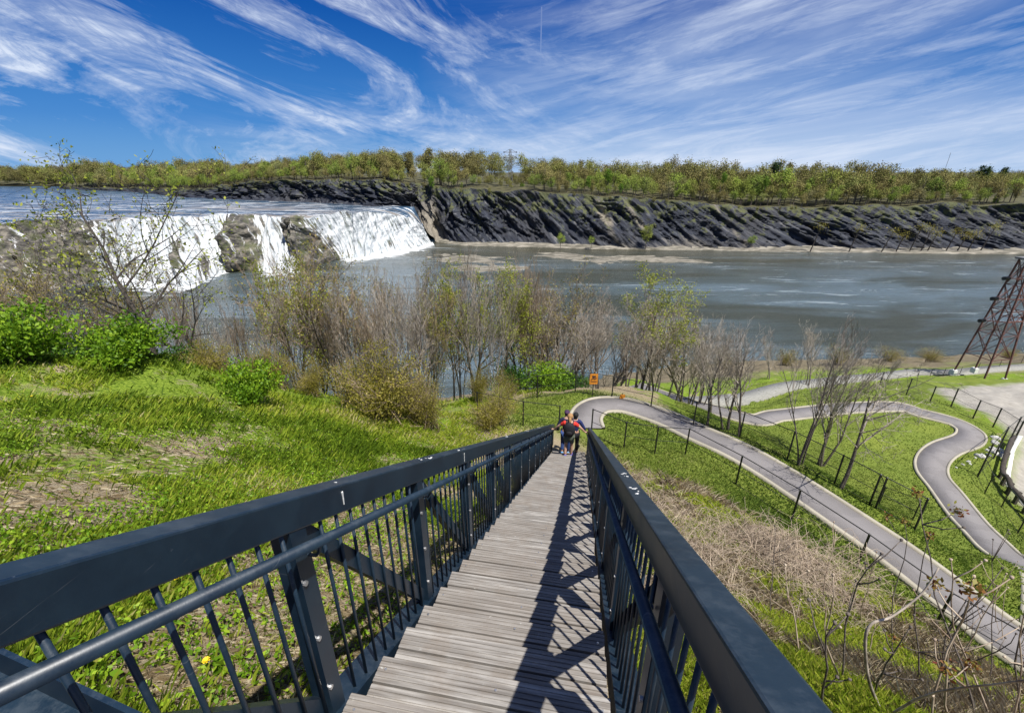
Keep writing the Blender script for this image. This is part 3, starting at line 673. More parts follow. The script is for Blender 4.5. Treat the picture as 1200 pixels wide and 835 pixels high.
# stringers, riser angle brackets
S_A, S_E = -1.0, 15.45
def sv(a, s, b): return Vector(stair(a, s, b))
for sg in (-1, 1):
    mb = MB(); mb.beam(sv(CA+sg*.722, S_A, -1.795), sv(CA+sg*.722, S_E, -1.795), .155, .18); sb('stringer', mb, M['steel'])
for sg in (-.25, .25):
    mb = MB(); mb.beam(sv(CA+sg, S_A, -1.93), sv(CA+sg, S_E, -1.93), .10, .14); sb('stringer', mb, M['steel'])
# railings
P0 = 1.14
BAY = 1.13
posts = [P0+BAY*k for k in range(-1, 13) if P0+BAY*k < 15.5]
base_post = {}
for side, sg in (('left', -1), ('right', 1)):
    a0 = CA+sg*.71
    mb = MB()
    pa, pb = sv(a0, S_A, -.527), sv(a0, S_E, -.527)
    # bevelled rectangular tube
    d = (pb-pa).normalized(); X = RV; Zu = X.cross(d).normalized()
    hw, hh, r = .05, .068*math.cos(math.atan(SL))*1.0+.006, .008
    sec = []
    for cx, cz, a1 in ((hw-r, hh-r, 0), (-hw+r, hh-r, 90), (-hw+r, -hh+r, 180), (hw-r, -hh+r, 270)):
        for q in (0, 45, 90): sec.append((cx+r*cos(radians(a1+q)), cz+r*sin(radians(a1+q))))
    n = len(sec); mb.add([pa+X*x+Zu*z for x, z in sec]+[pb+X*x+Zu*z for x, z in sec], [(i, (i+1) % n, (i+1) % n+n, i+n) for i in range(n)]+[tuple(range(n))[::-1], tuple(range(n, 2*n))])
    rail = sb('railing', mb, M['steel']); rail['label'] = 'left railing, seen from its inner face' if sg < 0 else 'right railing, casting its shadow across the treads'
    ai = a0-sg*.028
    # handrail
    ah = CA+sg*.60; hb = -.655; mb = MB(); pts = [sv(ah, S_A, hb), sv(ah, S_E-.1, hb), sv(ah+sg*.03, S_E+.02, hb-.02), sv(ah+sg*.10, S_E+.06, hb-.02)]
    mb.tube(pts, .021, 14); sb('handrail', mb, M['steel'], rail, True)
    for i, s in enumerate(posts):
        mb = MB(); top = sv(a0, s, -.575); bot = sv(a0, s, -1.86)
        mb.box((top+bot)/2, .09, .085, (top-bot).length, RV, FV, ZV)
        if i % 1 == 0: sb('post', mb, M['steel'], rail)
        # bracket: bent rod from post to handrail
        mb = MB(); c = sv(ah, s+.02, hb); p = sv(a0-sg*.05, s+.02, hb-.075)
        mb.tube([p, p-RV*sg*.035, c-ZV*.055+RV*sg*.01, c-ZV*.02], .007, 6); sb('handrail_bracket', mb, M['steel'], rail)
        if s+BAY < S_E+.3:
            p1 = sv(a0+sg*.01, s+.05, -.63); p2 = sv(a0+sg*.01, s+BAY-.05, -1.64); mb = MB(); dd = (p2-p1).normalized()
            mb.beam(p1, p2, .06, .075, ZV); sb('diagonal_brace', mb, M['steel'], rail)
        mb = MB()
        for hh_ in (-.86, -1.18, -1.5):
            c = sv(a0-sg*.0475, s-.03, hh_); mb.tube([c+RV*sg*.002, c-RV*sg*.009], .011, 8)
        if i % 1 == 0: sb('post_bolts', mb, M['bolt'], rail)
    # balusters
    bal = [s for s in np.arange(P0-BAY, S_E-.05, .1065) if min(abs(s-p) for p in posts) > .06]
    bm_me = None; rest = MB()
    bal.sort(key=lambda s: abs(s-.5))
    for i, s in enumerate(bal):
        if i < 50:
            if bm_me is None:
                o0 = sv(ai, s, -1.6); mb = MB(); mb.tube([(0,0,0), (0,0,1.11)], .0085, 8); bm_me = mb.mesh('baluster', M['steel'], True)
            o = link_mesh('baluster', bm_me, rail, sv(ai, s, -1.70)-Vector(SR))
        else:
            rest.tube([sv(ai, s, -1.70), sv(ai, s, -.59)], .009, 6)
    tag(sb('far_balusters', rest, M['steel'], rail, True), kind='stuff')
# bird droppings on the rails
def dropping(rail_side, s, seed, n=5, drip=False):
    rnd = random.Random(seed); a0 = CA+rail_side*.71; mb = MB()
    for i in range(n):
        c = sv(a0+rnd.uniform(-.03, .03), s+rnd.uniform(-.12, .12), -.4565); mb.blob((c.x, c.y, c.z), rnd.uniform(.006, .016), 1, .3, (1, 1.2, .2), 0, seed*31+i)
    if drip:
        for q in (.015,): 
            c = sv(a0-rail_side*.0505, s+q, -.49); mb.tube([c, c-ZV*.03+FV*.002, c-ZV*rnd.uniform(.05, .09)], [.006, .004, .003], 4)
    return mb
rl = [o for o in bpy.data.objects if o.name.startswith('railing')]
for side, s, n, dr in ((-1, 2.45, 7, False), (-1, 3.25, 8, True), (-1, 5.6, 5, False), (-1, 7.8, 5, False), (1, 2.15, 9, False), (1, 2.75, 7, False), (-1, 10.2, 4, False), (-1, 1.42, 1, True)):
    sb('bird_dropping', dropping(side, s, int(s*100), n, dr), M['dropping'], rl[0] if side < 0 else rl[1])
# landing frame sticking out on the left of the top
mb = MB()
lz = -2.02
mb.beam(W(CA-.80, .72, lz), W(CA-2.6, .95, lz), .02, .2); mb.beam(W(CA-.82, .42, lz), W(CA-2.6, .65, lz), .02, .2); mb.beam(W(CA-.82, .57, lz-.09), W(CA-2.6, .80, lz-.09), .28, .02)
mb.beam(W(CA-2.55, -.8, lz+.003), W(CA-2.55, .95, lz+.003), .16, .206)
sb('landing_frame', mb, M['steel'])
for a, s in ((-2.45, .7), (-2.4, -.6)):
    mb = MB(); g = W(CA+a, s, 0); mb.box((g.x, g.y, lz-.45), .12, .12, .9, RV, FV, ZV); sb('landing_leg', mb, M['steel'])

# ------------------------------------------------------------------ fences
def fence(name, label, posts_, h, group=None, mesh=True, pr=.03, wires=(1.0, .5, .06), cat='fence', mat='blackmetal'):
    """posts_ : list of ground points; each post leaf under the fence"""
    o0 = Vector(posts_[0]); rt = empty(name, o0); tag(rt, label, cat, group)
    P = [Vector((p[0], p[1], Hs(p[0], p[1]))) for p in posts_]
    for p in P:
        mb = MB(); mb.tube([p-ZV*.3, p+ZV*h], pr, 8); mb.blob((p.x, p.y, p.z+h), pr*1.3, 1, 0); mb.build('post', M[mat], rt, False, o0)
    mb = MB()
    for a, b in zip(P[:-1], P[1:]):
        for w in wires: mb.tube([a+ZV*h*w, b+ZV*h*w], .017 if w == 1.0 else .011, 5)
    mb.build('rail', M[mat], rt, False, o0)
    if mesh:
        V = []; F = []; UV = []; acc = 0
        for a, b in zip(P[:-1], P[1:]):
            L = (b-a).length; n = len(V); V += [a-o0+ZV*.03, b-o0+ZV*.03, b-o0+ZV*h, a-o0+ZV*h]; F.append((n, n+1, n+2, n+3)); UV += [(acc, 0), (acc+L, 0), (acc+L, h), (acc, h)]; acc += L
        me = bpy.data.meshes.new('chain_link'); me.from_pydata([tuple(v) for v in V], [], F); me.materials.append(M['chain'])
        uv = me.uv_layers.new(name='UVMap')
        for i, q in enumerate(UV): uv.data[i].uv = q
        link_mesh('chain_link', me, rt)
    return rt
fence('wire_fence', 'low black wire fence along the uphill side of the path, right of the stair foot', [pt(x, y, -10.3) for x, y in [(693,505),(731,525),(767,532),(803,532),(863,564),(929,604),(1007,656),(1102,721),(1215,795)]], 1.22, mesh=False, wires=(1.0, .5, .02))
fence('wire_fence', 'short black wire fence on the grass left of the stair foot', [pt(x, y, -10.4) for x, y in [(560,489),(613,500),(655,503)]], 1.22, mesh=False, wires=(1.0, .5))
fence('wire_fence', 'black chain link fence round the outer bend of the path below the bare trees', [hit0(x, y) for x, y in [(600,467),(629.5,463),(673.7,462),(716.7,467.5),(762.5,478),(811.7,500),(865.6,516),(921,543),(975,574),(1023,602),(1068,628)]], 1.25)
fence('wire_fence', 'short return of black chain link beside the leaning bare tree above the lower lawn', [hit0(x, y) for x, y in [(1016,598),(1030,590),(1068,612)]], 1.25)
fence('lot_fence', 'tall chain link fence between the winding path and the gravel lot', [hit0(x, y) for x, y in [(1030,453),(1062,462),(1090,470),(1113,479),(1140,490),(1163,501),(1187,518)]], 1.75, pr=.05)
fence('lot_fence', 'tall black chain link fence curving past the boulders toward the frame edge', [hit0(x, y) for x, y in [(1187,519),(1176,530),(1160,545),(1144,561)]], 2.5, pr=.045)
fence('lot_fence', 'black post fence on the grass bank beside the winding path, below the boulders', [hit0(x, y) for x, y in [(1144,562),(1153,579),(1171,598),(1193,623),(1230,660)]], 1.4)
fence('riverside_fence', 'thin dark fence along the river edge behind the steel tower', [hit0(x, y) for x, y in [(1075,441),(1090,440),(1106,438),(1125,437),(1145,434),(1170,431),(1195,428),(1225,425)]], 1.3)
# guard rail: dark curved rail on posts
gp = catmull([hit0(x, y) for x, y in [(1182,522),(1174,538),(1170,552),(1172,568),(1182,588),(1200,607),(1225,630)]], 5)
g0 = Vector(gp[0]); rt = empty('guard_rail', g0); tag(rt, 'dark rust-brown curved guard rail round the edge of the gravel lot', 'guard rail')
mb = MB(); mb.tube([Vector((p[0], p[1], Hs(p[0], p[1])+.75)) for p in gp], .14, 6); mb.build('rail', M['barkdark'], rt, True, g0)
for p in gp[::3]:
    z = Hs(p[0], p[1]); mb = MB(); mb.box((p[0]+.1, p[1], z+.3), .16, .16, 1.1); mb.build('post', M['barkdark'], rt, False, g0)
ck = catmull([hit0(x, y) for x, y in [(1193,516),(1186,528),(1181,542),(1180,556),(1185,572),(1198,590),(1225,612)]], 6)
ribbon('lot_kerb', ck, H(ck[:, 0], ck[:, 1]), -.12, .12, M['concrete'], .14, thick=.4)

# warning sign on the fence
def m_sign():
    m, nt, b = nodes('orange_sign_face'); n = noise(nt, 9, 3); nt.links.new(ramp(nt, n, [(.3, (.55, .17, .01)), (.7, (.75, .30, .02))]), b.inputs['Base Color']); b.inputs['Roughness'].default_value = .6; return m
M['sign'] = m_sign(); M['signdark'] = simple('sign_dark_print', (.03,.02,.02), (.09,.04,.03), 10, .6, 0)
sp = hit0(696, 464.5); sp[1] -= .06; so = Vector(sp); so.z = Hs(sp[0], sp[1]); rt = empty('warning_sign', so); tag(rt, 'orange rectangular warning sign fixed on the black fence by the bare trees', 'sign')
mb = MB(); mb.box(so+Vector((-.1, -.05, .98)), .40, .02, .56); mb.build('sign_panel', M['sign'], rt, False, so)
mb = MB(); c = so+Vector((-.1, -.065, 1.02))
mb.box(c+ZV*.10, .18, .006, .10); mb.tube([c+Vector((-.13, 0, -.06)), c+Vector((-.02, 0, .03)), c+Vector((.05, 0, -.03)), c+Vector((.13, 0, .02))], .022, 5); mb.box(c-ZV*.17, .30, .006, .035)
mb.build('sign_print', M['signdark'], rt, False, so)
mb = MB(); mb.tube([so-ZV*.2+Vector((-.1, -.02, 0)), so+Vector((-.1, -.02, 1.3))], .025, 6); mb.build('post', M['blackmetal'], rt, False, so)
mk = Vector(hit0(729, 469)); rt = empty('orange_marker', mk); tag(rt, 'small orange marker at the foot of the fence by the path bend', 'marker')
mb = MB(); mb.box(mk+ZV*.22, .26, .04, .22); mb.build('marker_panel', M['sign'], rt, False, mk)
mb = MB(); mb.tube([mk-ZV*.1+Vector((0, .04, 0)), mk+ZV*.4+Vector((0, .04, 0))], .02, 6); mb.build('post', M['blackmetal'], rt, False, mk)

# ------------------------------------------------------------------ lattice towers
def lattice(name, label, base, top_z, bw, tw, arms, mat, lev=7, r=.07, plat=False, rz=0, feet=True, taper=1.0):
    b = Vector(base); rt = empty(name, b, rz); tag(rt, label, 'pylon'); Ht = top_z-b.z
    def hw(t): return (bw*(1-t)**taper+tw*(1-(1-t)**taper))/2
    cs = [(-1,-1),(1,-1),(1,1),(-1,1)]
    for cx, cy in cs:
        mb = MB(); mb.tube([Vector((cx*hw(t), cy*hw(t), Ht*t)) for t in np.linspace(0, 1, 8)], r, 4); mb.build('leg', M[mat], rt)
        if feet: mb = MB(); mb.box((cx*hw(0), cy*hw(0), .1), .6, .6, .7); mb.build('footing', M['concrete'], rt)
    mb = MB(); ts = [1-(1-i/lev)**1.0 for i in range(lev+1)]
    for i in range(lev):
        t0, t1 = ts[i], ts[i+1]
        for k in range(4):
            (ax, ay), (bx, by) = cs[k], cs[(k+1) % 4]
            A0 = Vector((ax*hw(t0), ay*hw(t0), Ht*t0)); B0 = Vector((bx*hw(t0), by*hw(t0), Ht*t0)); A1 = Vector((ax*hw(t1), ay*hw(t1), Ht*t1)); B1 = Vector((bx*hw(t1), by*hw(t1), Ht*t1))
            mb.tube([A1, B1], r*.5, 4)
            if i > 0: mb.tube([A0, B1], r*.45, 4); mb.tube([B0, A1], r*.45, 4)
    mb.build('lattice_bracing', M[mat], rt)
    for zt, L in arms:
        mb = MB(); t = zt; y = 0
        for sg in (-1, 1):
            tip = Vector((sg*L, 0, Ht*t)); 
            for yy in (-1, 1): mb.tube([Vector((sg*hw(t), yy*hw(t), Ht*t)), tip], r*.7, 4)
            mb.tube([Vector((sg*hw(min(t+.06, 1)), 0, Ht*min(t+.06, 1.0)+.3)), tip], r*.5, 4)
        mb.tube([Vector((-hw(t), -hw(t), Ht*t)), Vector((hw(t), -hw(t), Ht*t))], r, 4)
        am = mb.build('cross_arm', M[mat], rt)
        for sg in (-1, 1):
            mb = MB(); mb.tube([(sg*(L+.05*i), 0, Ht*t) for i in range(17)], [r*(2.2 if i % 4 < 2 else .8) for i in range(17)], 8)
            mb.build('insulator', M['blackmetal'], am)
    if plat: mb = MB(); mb.box((0, 0, Ht+.1), tw*1.5, tw*1.5, .2); mb.build('top_platform', M['greymetal'], rt)
    return rt
tb = pt(1146, 442, -26); tb[2] = Hs(tb[0], tb[1])
lattice('transmission_tower', 'rusty red lattice transmission tower standing on the near river bank', tb, ztop(304, tb[1]), 3.6, 1.3, [(.52, 3.1), (.70, 2.6), (.86, 2.1)], 'rust', 5, .11, True, radians(10), taper=1.0)
def far_pt(px, py, Y): return ptY(px, py, Y)
q = far_pt(598, 221, 300); lattice('power_pylon', 'tall grey power pylon rising above the wood on the far cliff', (q[0], 300, q[2]-1), ztop(175, 300), 3.2, .9, [(.80, 3.4), (.93, 3.4)], 'greymetal', 9, .24, False, 0, False)
q = far_pt(575, 220, 330); lattice('power_pylon', 'shorter grey power pylon left of the tall one above the far wood', (q[0], 330, q[2]-1), ztop(186, 330), 2.6, .8, [(.90, 3.6)], 'greymetal', 8, .22, False, 0, False)
q = far_pt(1107, 200, 700); rt = empty('radio_mast', (q[0], 700, q[2]-20)); tag(rt, 'thin radio mast far behind the trees at the right', 'mast')
mb = MB(); mb.tube([(0,0,0), (0,0,ztop(179, 700)-q[2]+20)], .22, 4); mb.build('mast_pole', M['greymetal'], rt)

# ------------------------------------------------------------------ vegetation meshes
def leaf_quads(C, size, rnd, tint=None):
    n = len(C); d = rnd.normal(size=(n, 3)); d /= np.linalg.norm(d, axis=1)[:, None]; e = np.cross(d, rnd.normal(size=(n, 3))); e /= np.linalg.norm(e, axis=1)[:, None]
    sz = size*rnd.uniform(.6, 1.3, n)[:, None]
    V = np.stack([C-d*sz, C+e*sz*.55, C+d*sz, C-e*sz*.55], 1).reshape(-1, 3); F = np.arange(4*n).reshape(n, 4)
    t = np.repeat(rnd.uniform(0, 1, n) if tint is None else np.clip(tint+rnd.normal(0, .18, n), 0, 1), 4); return V, F, t
def grow(rnd, h, lean=(0,0), levels=4, nb=(7, 5, 4, 3), spread=.75, trunk_r=.09, start=.25, up=.5, lenf=(.55, .5, .5, .55), wig=.12, stems=1, flat=1.0):
    trunk = MB(); br = MB(); tips = []
    def branch(p, d, L, r, lv):
        seg = 5 if lv == 0 else (4 if lv < 3 else 3); pts = [p.copy()]; q = p.copy(); dd = d.copy()
        for i in range(seg):
            dd = (dd+Vector((rnd.gauss(0, wig), rnd.gauss(0, wig), rnd.gauss(0, wig*.6)+up*.12*(lv > 0)))).normalized(); q = q+dd*L/seg; pts.append(q.copy())
        rad = [max(r*(1-.72*i/seg), .0055 if lv > 1 else .009) for i in range(seg+1)]
        (trunk if lv == 0 else br).tube(pts, rad, 7 if lv == 0 else (5 if lv == 1 else 3), cap=False)
        if lv >= levels-1: tips.append(pts[-1]); tips.append(pts[-2])
        if lv < levels:
            nn = nb[lv]
            for i in range(nn):
                t = (start if lv == 0 else .25)+(1-(start if lv == 0 else .25))*(i+rnd.random())/nn
                k = min(int(t*seg), seg-1); f = t*seg-k; pos = pts[k].lerp(pts[k+1], f); ax = (pts[k+1]-pts[k]).normalized()
                side = ax.orthogonal().normalized(); side.rotate(Matrix.Rotation(rnd.uniform(0, 2*pi), 3, ax))
                nd = (ax*(1-spread*.5)+side*spread*rnd.uniform(.7, 1.2)+Vector((0,0,up*.35))).normalized()
                rr = max(rad[k]*.6, .008); branch(pos, nd, L*lenf[lv]*rnd.uniform(.6, 1.15)*(1.15-.5*t if lv == 0 else 1), rr, lv+1)
    for sidx in range(stems):
        dx = Vector((lean[0]+rnd.gauss(0, .10 if stems > 1 else .03)*(1.8 if stems > 1 else 1), lean[1]+rnd.gauss(0, .10 if stems > 1 else .03), 1)).normalized()
        branch(Vector((rnd.gauss(0, .12) if stems > 1 else 0, rnd.gauss(0, .12) if stems > 1 else 0, -.2)), dx, h*rnd.uniform(.8, 1.0) if stems > 1 else h, trunk_r*(1 if sidx == 0 else .7), 0)
    return trunk, br, tips
def tree_kind(seed, bark, twig, leaf=None, leaf_n=0, leaf_s=.05, **kw):
    rnd = random.Random(seed); tr, br, tips = grow(rnd, **kw)
    d = dict(trunk=tr.mesh('trunk', M[bark], True), branches=br.mesh('branches', M[twig]), h=max(t.z for t in tips))
    if leaf:
        g = np.random.default_rng(seed); T = np.array([tuple(t) for t in tips]); idx = g.integers(0, len(T), leaf_n)
        C = T[idx]+g.normal(0, kw['h']*.02, (leaf_n, 3)); V, F, t = leaf_quads(C, leaf_s, g); d['leaves'] = np_mesh('leaves', V, F, M[leaf], False, {'tint': t})
    return d
K = {}
for i in range(5):
    K['bare%d' % i] = tree_kind(100+i, 'bark', 'twig', h=6.5, levels=4, nb=(9, 6, 4, 3), spread=.62, trunk_r=.10, start=.26, up=.8, lenf=(.55, .5, .45, .5), wig=.09, stems=(1, 2, 3, 2, 1)[i])
for i in range(3):
    K['thicket%d' % i] = tree_kind(200+i, ('bark', 'barkdark', 'twig')[i], ('twigbrown', 'twigbrown', 'twig')[i], h=6, levels=3, nb=(9, 6, 4), spread=.5, trunk_r=.045, start=.25, up=1.0, lenf=(.5, .45, .45), wig=.06, stems=(5, 6, 4)[i])
for i in range(2):
    K['bud%d' % i] = tree_kind(300+i, 'barkdark', 'twigbrown', 'leafyel', 5200, .055, h=6.5, levels=4, nb=(9, 6, 4, 3), spread=.8, trunk_r=.10, start=.25, up=.5, lenf=(.5, .55, .5, .5), wig=.14, stems=(1, 2)[i])
for i in range(2):
    K['olive%d' % i] = tree_kind(320+i, 'barkdark', 'twigbrown', 'leafolive', 2600, .05, h=6, levels=4, nb=(8, 6, 4, 3), spread=.7, trunk_r=.07, start=.15, up=.6, lenf=(.5, .55, .5, .5), wig=.12, stems=(3, 4)[i])
K['sparse0'] = tree_kind(341, 'barkdark', 'barkdark', 'leafyel', 1300, .05, h=6, levels=4, nb=(8, 5, 4, 2), spread=.9, trunk_r=.085, start=.22, up=.45, lenf=(.6, .55, .5, .5), wig=.16, stems=1, lean=(-.22, 0))
K['sparse1'] = tree_kind(342, 'barkdark', 'barkdark', 'leafyel', 800, .05, h=6, levels=4, nb=(8, 5, 4, 2), spread=.9, trunk_r=.085, start=.3, up=.4, lenf=(.6, .55, .5, .5), wig=.17, stems=1, lean=(-.45, 0))
K['lean'] = tree_kind(350, 'bark', 'twig', h=5.2, levels=4, nb=(8, 5, 4, 2), spread=.85, trunk_r=.10, start=.42, up=.3, lenf=(.7, .5, .45, .5), wig=.05, stems=1, lean=(.12, .0))
K['tall3'] = tree_kind(351, 'bark', 'twig', h=6.2, levels=4, nb=(7, 4, 4, 2), spread=.65, trunk_r=.085, start=.4, up=.8, lenf=(.5, .5, .45, .5), wig=.06, stems=4, lean=(-.12, 0))
def put_tree(kind, p, height, label, group=None, name='bare_tree', cat='tree', rz=None, sx=1.0):
    k = K[kind]; rt = empty(name, p, random.uniform(0, 2*pi) if rz is None else rz); s = height/k['h']; rt.scale = (s*sx, s*sx, s)
    link_mesh('trunk', k['trunk'], rt); link_mesh('branches', k['branches'], rt)
    if 'leaves' in k: link_mesh('leaves', k['leaves'], rt)
    tag(rt, label, cat, group); return rt
def T(kind, px, Y, ytop, label, group=None, name='bare_tree', rz=None, sx=1.0):
    p = place(px, Y); return put_tree(kind, p, max(ztop(ytop, Y)-p[2], 1.5), label, group, name, rz=rz, sx=sx)
def Tb(kind, px, py, ytop, label, group=None, name='bare_tree', rz=None, sx=1.0):
    p = hit(px, py); return put_tree(kind, p, ztop(ytop, p[1])-p[2], label, group, name, rz=rz, sx=sx)
# the two dark slender trees in front of the falls
T('sparse0', 205, 17, 158, 'slender dark tree with tiny new leaves reaching above the horizon in front of the falls', name='budding_tree', rz=0)
T('sparse1', 262, 17.5, 232, 'leaning dark forked tree with sparse yellow leaves before the white falls', name='budding_tree', rz=.2)
T('olive0', 150, 19, 262, 'thin olive budding tree at the left, in front of the dry rock face', name='budding_tree')
T('olive1', 60, 22, 285, 'low budding tree at the far left against the dry rock face', name='budding_tree')
T('olive0', 378, 21, 268, 'olive green budding tree standing before the rock between the two cascades', name='budding_tree')
T('bud0', 592, 24, 305, 'brightest yellow green budding tree, behind the foot of the stairs, before the river', name='budding_tree', sx=.8)
T('bud1', 553, 25, 322, 'yellow green budding tree behind brown thicket, left of the brightest one', name='budding_tree', sx=.7)
T('bud0', 752, 27, 312, 'wide crowned tree with pale yellow leaves and dark forking limbs over the fence', name='budding_tree', rz=2.1, sx=1.15)
T('olive1', 640, 27, 300, 'gnarled pale olive tree between the two yellow green trees', name='budding_tree')
gl = 'bare grey-brown spring tree in the thicket below the hill, in front of the river'
rn = random.Random(5)
for i, px in enumerate([232,250,282,300,322,345,362,402,420,440,458,474,490,506,520,536,560,575,610,625]):
    Y = rn.uniform(17.5, 27) if px < 480 else rn.uniform(19, 30)
    T('thicket%d' % (i % 3) if i % 4 else 'bare%d' % (i % 5), px+rn.uniform(-6, 6), Y, rn.uniform(284, 340) if px > 340 else rn.uniform(305, 365), gl, 'bare trees of the thicket left of the stair', sx=rn.uniform(.6, .95))
for i, (px, Y, yt) in enumerate([(352,20,300),(398,22,285),(432,21,300),(500,24,292),(532,26,300),(612,25,318)]):
    T(('bud1','olive0','olive1','olive0','bud0','bud1')[i], px, Y, yt, 'thin tree with sprinkled yellow-green buds among the bare thicket trees', 'budding trees among the thicket', 'budding_tree', sx=.6)
for i, (px, Y, yt) in enumerate([(12,18,318),(48,19,300),(120,18,335),(178,19,340)]):
    T('olive%d' % (i % 2), px, Y, yt, 'short olive-green tree behind the bright bushes at the left, before the rock face', 'olive trees behind the left bushes', 'budding_tree', sx=.9)
gl = 'bare pinkish-grey tree just beyond the chain link fence, with the river behind it'
for i, (px, Y, yt) in enumerate([(645,26,330),(668,25,345),(688,27,338),(702,24.5,352),(722,28,340),(735,25,365),(768,25,362),(790,28,355),(806,25,378),(832,30,365),(655,30,360),(712,31,350),(780,32,350),(815,33,372),(662,27,322),(745,31,335),(800,29,345),(676,33,335),(760,34,345)]):
    T('bare%d' % ((i*2+1) % 5), px, Y, yt, gl, 'bare trees behind the path fence')
Tb('bare0', 829, 500, 372, 'single bare tree just outside the fence, left of the pair of trunks')
Tb('bare1', 848, 503, 366, 'middle bare tree of the three standing outside the fence bend')
Tb('bare4', 866, 512, 372, 'dark trunked bare tree leaning right outside the fence, right of the pair')
Tb('tall3', 937, 546, 362, 'clump of bare trunks rising from scrub beside the chain link fence', rz=0, sx=.72)
Tb('bare2', 958, 545, 385, 'thin bare tree just right of the many-trunked clump')
Tb('lean', 985, 572, 412, 'bare pale branched tree leaning right over the lower lawn', rz=0)
for i, (px, py, yt) in enumerate([(945,452,378),(900,444,395),(1040,446,410)]):
    Tb('bare3', px, py, yt, ['bare tree standing by the riverside path behind the clump', 'small bare tree near the gravel path by the water', 'low bare tree close to the river path near the steel tower'][i])

# leafy bushes
def bush_mesh(seed, n, size, leafmat, r=1.0, hgt=1.1, wispy=False):
    g = np.random.default_rng(seed); rnd = random.Random(seed); st = MB(); cl = []
    for i in range(46 if wispy else 30):
        a = rnd.uniform(0, 2*pi); rr = r*rnd.uniform(.15, .95); e = Vector((rr*cos(a), rr*sin(a), hgt*rnd.uniform(.3, 1)*(1-.35*(rr/r)**2))); m = Vector((e.x*.4, e.y*.4, e.z*.6)); st.tube([(rnd.gauss(0, .25)*wispy, rnd.gauss(0, .25)*wispy, -.1), m, e], [.012, .009, .005], 3, cap=False); cl.append(tuple(e)); cl.append(tuple(m*1.15))
        for _ in range(4 if wispy else 0): st.tube([m.lerp(e, rnd.random()), e+Vector((rnd.gauss(0, .2), rnd.gauss(0, .2), rnd.uniform(-.1, .35)))], [.006, .003], 3, cap=False)
    cl = np.array(cl); idx = g.integers(0, len(cl), n); C = cl[idx]+g.normal(0, 1, (n, 3))*np.array([.16, .16, .09])*r; C[:, 2] = np.maximum(C[:, 2], .03)
    tint = g.uniform(.2, .8, len(cl))[idx]
    V, F, t = leaf_quads(C, size, g, tint); return st.mesh('stems', M['twigbrown' if wispy else 'barkdark']), np_mesh('foliage', V, F, M[leafmat], False, {'tint': t})
BU = {'g0': bush_mesh(1, 5200, .045, 'leaf'), 'g1': bush_mesh(2, 5200, .045, 'leaf'), 'd0': bush_mesh(3, 4500, .045, 'leafdark'), 'o0': bush_mesh(4, 9000, .024, 'leafolive', 1., 1.5, True), 'o1': bush_mesh(6, 5000, .022, 'leafolive', 1., 1.5, True), 'r0': bush_mesh(5, 4200, .022, 'leafyel', 1., 1.4, True)}
def bush(kind, p, w, h, label, group=None, name='leafy_bush'):
    rt = empty(name, p, random.uniform(0, 6)); rt.scale = (w/2, w/2, h/1.1); a, b = BU[kind]; link_mesh('stems', a, rt); link_mesh('foliage', b, rt); tag(rt, label, 'bush', group); return rt
bush('g0', hit(35, 425), 2.6, 1.7, 'large bright green bush at the left edge on top of the slope')
bush('g1', hit(160, 422), 2.7, 1.55, 'rounded bright green bush with dark underside, second from the left edge')
bush('g0', hit(300, 474), 1.9, 1.55, 'small bright green bush alone on the slope to the right')
bush('d0', hit(-60, 400), 3.4, 2.6, 'tall deep green shrub cut by the left frame edge')
bush('d0', place(25, 15.5), 3.2, 3.0, 'tall green shrub behind the bright bush at the left edge')
bush('d0', place(110, 16.5), 2.4, 2.1, 'deep green shrub behind the gap between the two bright bushes')
bush('d0', place(215, 16.5), 2.2, 1.6, 'small deep green shrub beside the slender dark tree')
bush('g0', place(640, 23.5), 3.2, 1.7, 'green bush growing along the fence behind the stair foot')
bush('d0', place(665, 24), 2.8, 1.3, 'low dark green bush behind the fence, left of the orange sign')
bush('d0', place(600, 24), 2.6, 2.0, 'deep green bush behind the fence at the thicket edge')
bush('o0', hit(450, 490), 3.3, 2.2, 'olive yellow budding shrub at the end of the grass slope', name='budding_shrub')
bush('o1', hit(505, 503), 1.9, 1.6, 'olive budding shrub close left of the stair railing', name='budding_shrub')
rn = random.Random(9)
for i in range(22):
    px = rn.uniform(190, 350) if i < 9 else rn.uniform(300, 610); Y = rn.uniform(15.5, 21); bush(rn.choice(['o0', 'o1', 'o1', 'r0']), place(px, Y), rn.uniform(1.3, 2.3), rn.uniform(1.0, 1.9), 'brown-green scrub bush under the bare trees of the thicket', 'scrub bushes in the thicket', 'scrub_bush')
for i, (px, Y, w, h) in enumerate([(850,70,5,2.5),(920,72,5,2.2),(980,70,5,2.5),(1040,74,5,2),(1090,72,5,1.8),(1180,78,4,1.5)]):
    bush('o1', place(px, Y), w, h, 'low brown brush on the near bank between the gravel path and the water', 'brush along the near river bank', 'scrub_bush')
